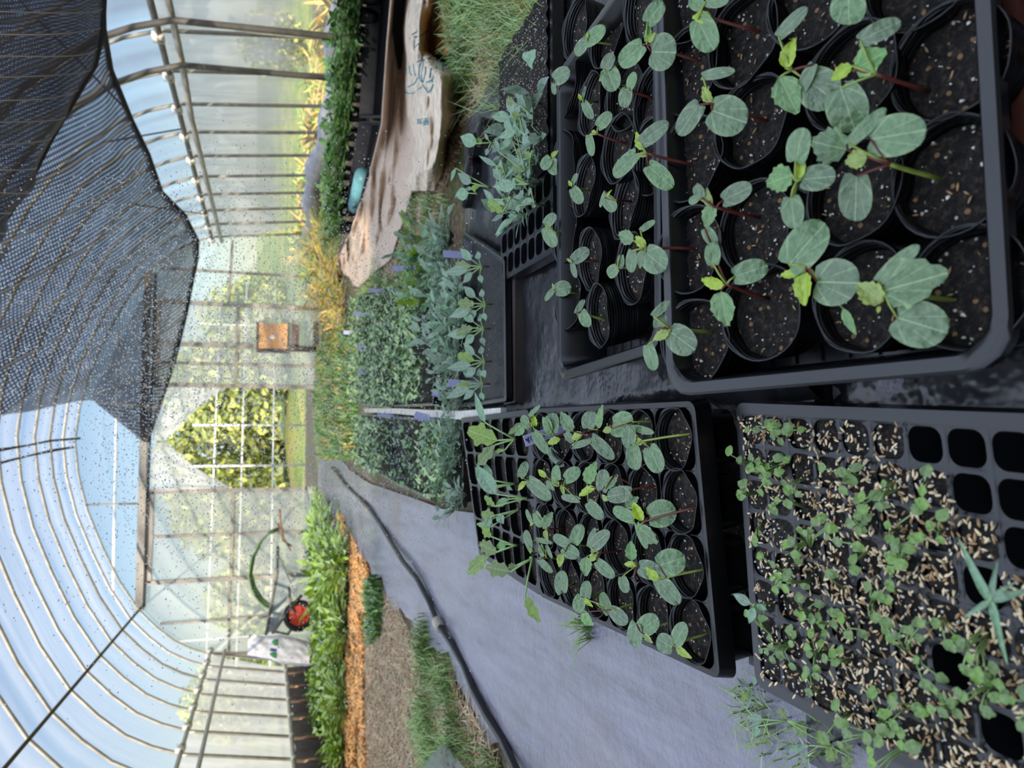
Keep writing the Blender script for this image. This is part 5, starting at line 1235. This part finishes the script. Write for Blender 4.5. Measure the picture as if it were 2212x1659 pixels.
mb = MB(); mb.grid(netfn, 110, 40); nsheet = mb.build('net_sheet', M['net'], net)
NF = [(226,-80,2.5),(224,0,2.6),(221,70,2.7),(205,140,2.8),(160,215,2.9),(110,300,3.0),(60,400,3.1),(10,475,3.2),(-60,540,3.2)]
NG = [(-130,-80,2.3),(-130,0,2.35),(-130,80,2.4),(-130,160,2.45),(-130,240,2.5),(-130,320,2.6),(-130,400,2.7),(-130,470,2.8),(-130,540,2.9)]
def netfn2(u, v):
    a = atY(*lerp_list(NF, u)[:2], lerp_list(NF, u)[2]); b = atY(*lerp_list(NG, u)[:2], lerp_list(NG, u)[2]); p = a.lerp(b, v)
    return p+Vector((0, 0, -.09*math.sin(PI*v)+.02*math.sin(u*30+v*4)*math.sin(PI*v)))
mb = MB(); mb.grid(netfn2, 60, 24); mb.build('front_fold', M['net'], net, label='nearer sagging fold of the net')
mb = MB()
for o_ in (NE, NF):
    mb.tube([atY(x, y, d) for x, y, d in o_], .010 if o_ is NF else .013, 6)
mb.build('hem', simple('net_hem', lin(52,50,50), .7, .2, .2, 20), nsheet)
mb = MB(); TA = [(196,862,8.28),(240,895,8.32),(280,925,8.36),(318,957,8.40)]; TB = [(330,600,8.38),(326,720,8.38),(322,840,8.4),(319,956,8.41)]
mb.grid(lambda u, v: atY(*lerp_list(TA, u)[:2], 8.44).lerp(atY(*lerp_list(TB, u)[:2], 8.44), v), 12, 12)
mb.build('grey_flap', filmmat('grey_flap_film', .6, white=(.30,.33,.40,1)), net, label='grey film flap under the net')
# ================================================================== spray of water
mb = MB(); rr = random.Random(77); cnt = 0
while cnt < 21000:
    y = rr.gauss(820, 250); x = rr.gauss(560, 290)
    if not (-40 < x < 1260 and 250 < y < 1560): continue
    if x > 850 and rr.random() < (x-850)/520: continue
    if y < 420 and rr.random() < (420-y)/190: continue
    p = EYE+ray(x, y).normalized()*rr.uniform(1.6, 3.1)
    if p.z < .07 or p.z > 1.95: continue
    r = rr.uniform(.0011, .0022); d = Vector((rr.uniform(-1,1), rr.uniform(-1,1), rr.uniform(-1,.3))).normalized()*r*rr.uniform(1.0, 1.45); u = d.cross(Vector((.3,.2,1))).normalized()*r; w = u.cross(d).normalized()*r
    mb.add([p-d, p+u, p+w, p-u, p-w, p+d], [(0,2,1),(0,3,2),(0,4,3),(0,1,4),(5,1,2),(5,2,3),(5,3,4),(5,4,1)]); cnt += 1
t = NT('water_drop'); g = t.n('ShaderNodeBsdfGlass'); g.inputs['IOR'].default_value = 1.33; g.inputs['Roughness'].default_value = .25
df = t.n('ShaderNodeBsdfDiffuse'); df.inputs[0].default_value = (.85,.88,.9,1); tl = t.n('ShaderNodeBsdfTranslucent'); tl.inputs[0].default_value = (.85,.88,.9,1)
ad = t.n('ShaderNodeMixShader'); ad.inputs[0].default_value = .5; t.l(df.outputs[0], ad.inputs[1]); t.l(tl.outputs[0], ad.inputs[2])
mx = t.n('ShaderNodeMixShader'); mx.inputs[0].default_value = .7; t.l(g.outputs[0], mx.inputs[1]); t.l(ad.outputs[0], mx.inputs[2])
tag(mb.build('water_droplets', t.done(mx.outputs[0])), 'spray of fine water droplets hanging in the air over the trays', 'water droplets', kind='stuff')
# ================================================================== outside
def outground():
    t = NT('sunlit_meadow'); co = t.coord(); a = t.noise(co, .55, 5, .7); b_ = t.noise(co, 9, 4)
    c = t.ramp(a.outputs['Fac'], [(.3, lin(96,112,66)), (.48, lin(142,154,92)), (.6, lin(178,166,104)), (.75, lin(110,120,78))])
    s = t.bsdf(t.mixc(t.math('MULTIPLY', b_.outputs['Fac'], .5), c, lin(90,110,50)), .9, .1); t.bump(b_.outputs['Fac'], s, 1., .15); return t.done(s.outputs[0])
def hillz(x, y): return max(0., (y-15)*.035)+max(0, abs(x)-9)*.02+.2*noise.noise((x*.3, y*.3, 0))
mb = MB(); mb.grid(lambda u, v: Vector((-45+90*u, -14+74*v, -.03 if (abs(-45+90*u) < 3.4 and -14+74*v < 8.8) else hillz(-45+90*u, -14+74*v)-.03)), 90, 74)
o = struct('terrain', mb, outground(), 'sunlit meadow and slope outside the greenhouse')
TREE = []
for s_ in range(4):
    rr = random.Random(s_+50); mb = MB()
    for i in range(2600):
        a = rr.random()*6.28; e = math.asin(rr.uniform(-1, 1)); q = rr.uniform(.55, 1.); p = Vector((math.cos(a)*math.cos(e)*1.0*q, math.sin(a)*math.cos(e)*1.0*q, 1.12+math.sin(e)*1.1*q)); s = rr.uniform(.045,.11)
        d = Vector((rr.uniform(-1,1), rr.uniform(-1,1), rr.uniform(-1,1))).normalized()*s; u = d.cross(Vector((rr.random(), rr.random(), 1))).normalized()*s*.6
        mb.add([p-d, p+u, p+d, p-u], [(0,1,2,3)], rr.randrange(2))
    mb.tube([(0,0,0),(.05,0,.8),(0,.03,1.4)], [.09,.07,.04], 6, 2)
    o = mb.build('foliage', [M['far_leaf'], M['far_leaf_dark'], M['board']], smooth=False); TREE.append(o.data); bpy.data.objects.remove(o)
tl_ = [(-7,17,.9),(-5.4,19,1.0),(-3.6,21,.8),(-9.5,15,1.0),(-12.5,11,1.1),(4.2,21,.7),(7.5,14,.6),(1.5,17.5,1.2),(-7.2,10,.7),(-1.0,17.5,1.15),(.3,18.4,1.25),(2.9,17,.9),(-2.6,16,.8)]
for i, (x, y, s) in enumerate(tl_):
    inst('tree', TREE[i % 4], (x, y, hillz(x, y)-.1), 'leafy tree on the meadow outside, number %d from the left' % (1+sorted(q[0] for q in tl_).index(x)), 'tree', 'trees outside', s)
OW = clumps(3, 'o', [M['grass_dry'], M['bushleaf'], M['grass_dry']], h=.5, nl=150, ll=.2, lw=.2, spread=1.3, kind='blade')
for i in range(16):
    inst('weed_clump', OW[i % 3], (3.3+.5*(i % 3)+R.random()*.3, 3.9+.62*i, -.03), 'yellowish weeds growing outside along the right wall', 'weeds', 'weeds outside the right wall', R.uniform(.8, 1.1))
gf = thing('outdoor_frame', (.2, 11, 0), 'white pipe frame of another tunnel outside the doorway', 'pipe frame')
for x in (-2.2, -.1, .45, 1.9):
    mb = MB(); mb.tube([(x, 11.+.3*x, 0), (x, 11+.3*x, 1.5)], .012, 6); mb.build('upright', M['white_pipe'], gf)
for z in (.45, .85, 1.2):
    mb = MB(); mb.tube([(-2.6, 11-.6, z), (2.6, 11+.7, z+.02)], .011, 6); mb.build('crossbar', M['white_pipe'], gf)
mb = MB(); mb.box((-14,-11,-.1), (9,-5.2,4.5)); mb.add([(-14.2,-11.3,4.4),(9.2,-11.3,4.4),(9.2,-8.1,6.1),(-14.2,-8.1,6.1),(-14.2,-4.9,4.4),(9.2,-4.9,4.4)], [(0,1,2,3),(3,2,5,4),(0,3,4),(1,5,2)])  # unseen building added to throw shade over the near trays
o = struct('added_shade_building', mb, simple('shade_building_boards', lin(120,104,90), .8, .2, .2, 4), 'unseen building added behind the greenhouse to shade its near end', False)
# ================================================================== light, sky, camera
SUN = Vector((-.35, -.84, .42)).normalized()
sl = bpy.data.lights.new('sun', 'SUN'); so = bpy.data.objects.new('sun', sl); C.objects.link(so)
sl.energy = 4.0; sl.angle = math.radians(.8); sl.color = (1., .90, .74)
so.rotation_euler = (-SUN).to_track_quat('-Z', 'Y').to_euler()
w = bpy.data.worlds.new('world'); bpy.context.scene.world = w; w.use_nodes = True; nt = w.node_tree
sk_ = nt.nodes.new('ShaderNodeTexSky'); sk_.sky_type = 'NISHITA'; sk_.sun_disc = False
sk_.sun_elevation = math.asin(SUN.z); sk_.sun_rotation = math.atan2(SUN.x, SUN.y); sk_.air_density = 1.0; sk_.dust_density = .6; sk_.ozone_density = 1.5
bg = nt.nodes['Background']; nt.links.new(sk_.outputs[0], bg.inputs[0]); bg.inputs[1].default_value = .062
# bright overhead cloud band added to light the interior; clear blue sky lower down
tc = nt.nodes.new('ShaderNodeTexCoord'); sp = nt.nodes.new('ShaderNodeSeparateXYZ'); nt.links.new(tc.outputs['Generated'], sp.inputs[0])
nz = nt.nodes.new('ShaderNodeTexNoise'); nz.inputs['Scale'].default_value = 2.2; nz.inputs['Detail'].default_value = 5; nt.links.new(tc.outputs['Generated'], nz.inputs['Vector'])
ma = nt.nodes.new('ShaderNodeMath'); ma.operation = 'MULTIPLY_ADD'; nt.links.new(nz.outputs['Fac'], ma.inputs[0]); ma.inputs[1].default_value = .35; nt.links.new(sp.outputs[2], ma.inputs[2])
cr_ = nt.nodes.new('ShaderNodeMapRange'); nt.links.new(ma.outputs[0], cr_.inputs[0]); cr_.inputs[1].default_value = .52; cr_.inputs[2].default_value = .86
b2 = nt.nodes.new('ShaderNodeBackground'); b2.inputs[0].default_value = (.70,.81,1.,1); b2.inputs[1].default_value = 1.35
mxw = nt.nodes.new('ShaderNodeMixShader'); nt.links.new(cr_.outputs[0], mxw.inputs[0]); nt.links.new(bg.outputs[0], mxw.inputs[1]); nt.links.new(b2.outputs[0], mxw.inputs[2])
nt.links.new(mxw.outputs[0], nt.nodes['World Output'].inputs['Surface'])
setup_camera()
sc = bpy.context.scene
sc.view_settings.view_transform = 'Standard'; sc.view_settings.look = 'None'; sc.view_settings.gamma = 1; sc.view_settings.exposure = 1.1; sc.view_settings.use_curve_mapping = False
sc.cycles.max_bounces = 7; sc.cycles.diffuse_bounces = 4; sc.cycles.glossy_bounces = 3; sc.cycles.transmission_bounces = 4; sc.cycles.transparent_max_bounces = 14
sc.cycles.use_denoising = True; sc.cycles.caustics_reflective = False; sc.cycles.caustics_refractive = False
sc.cycles.sample_clamp_indirect = 6
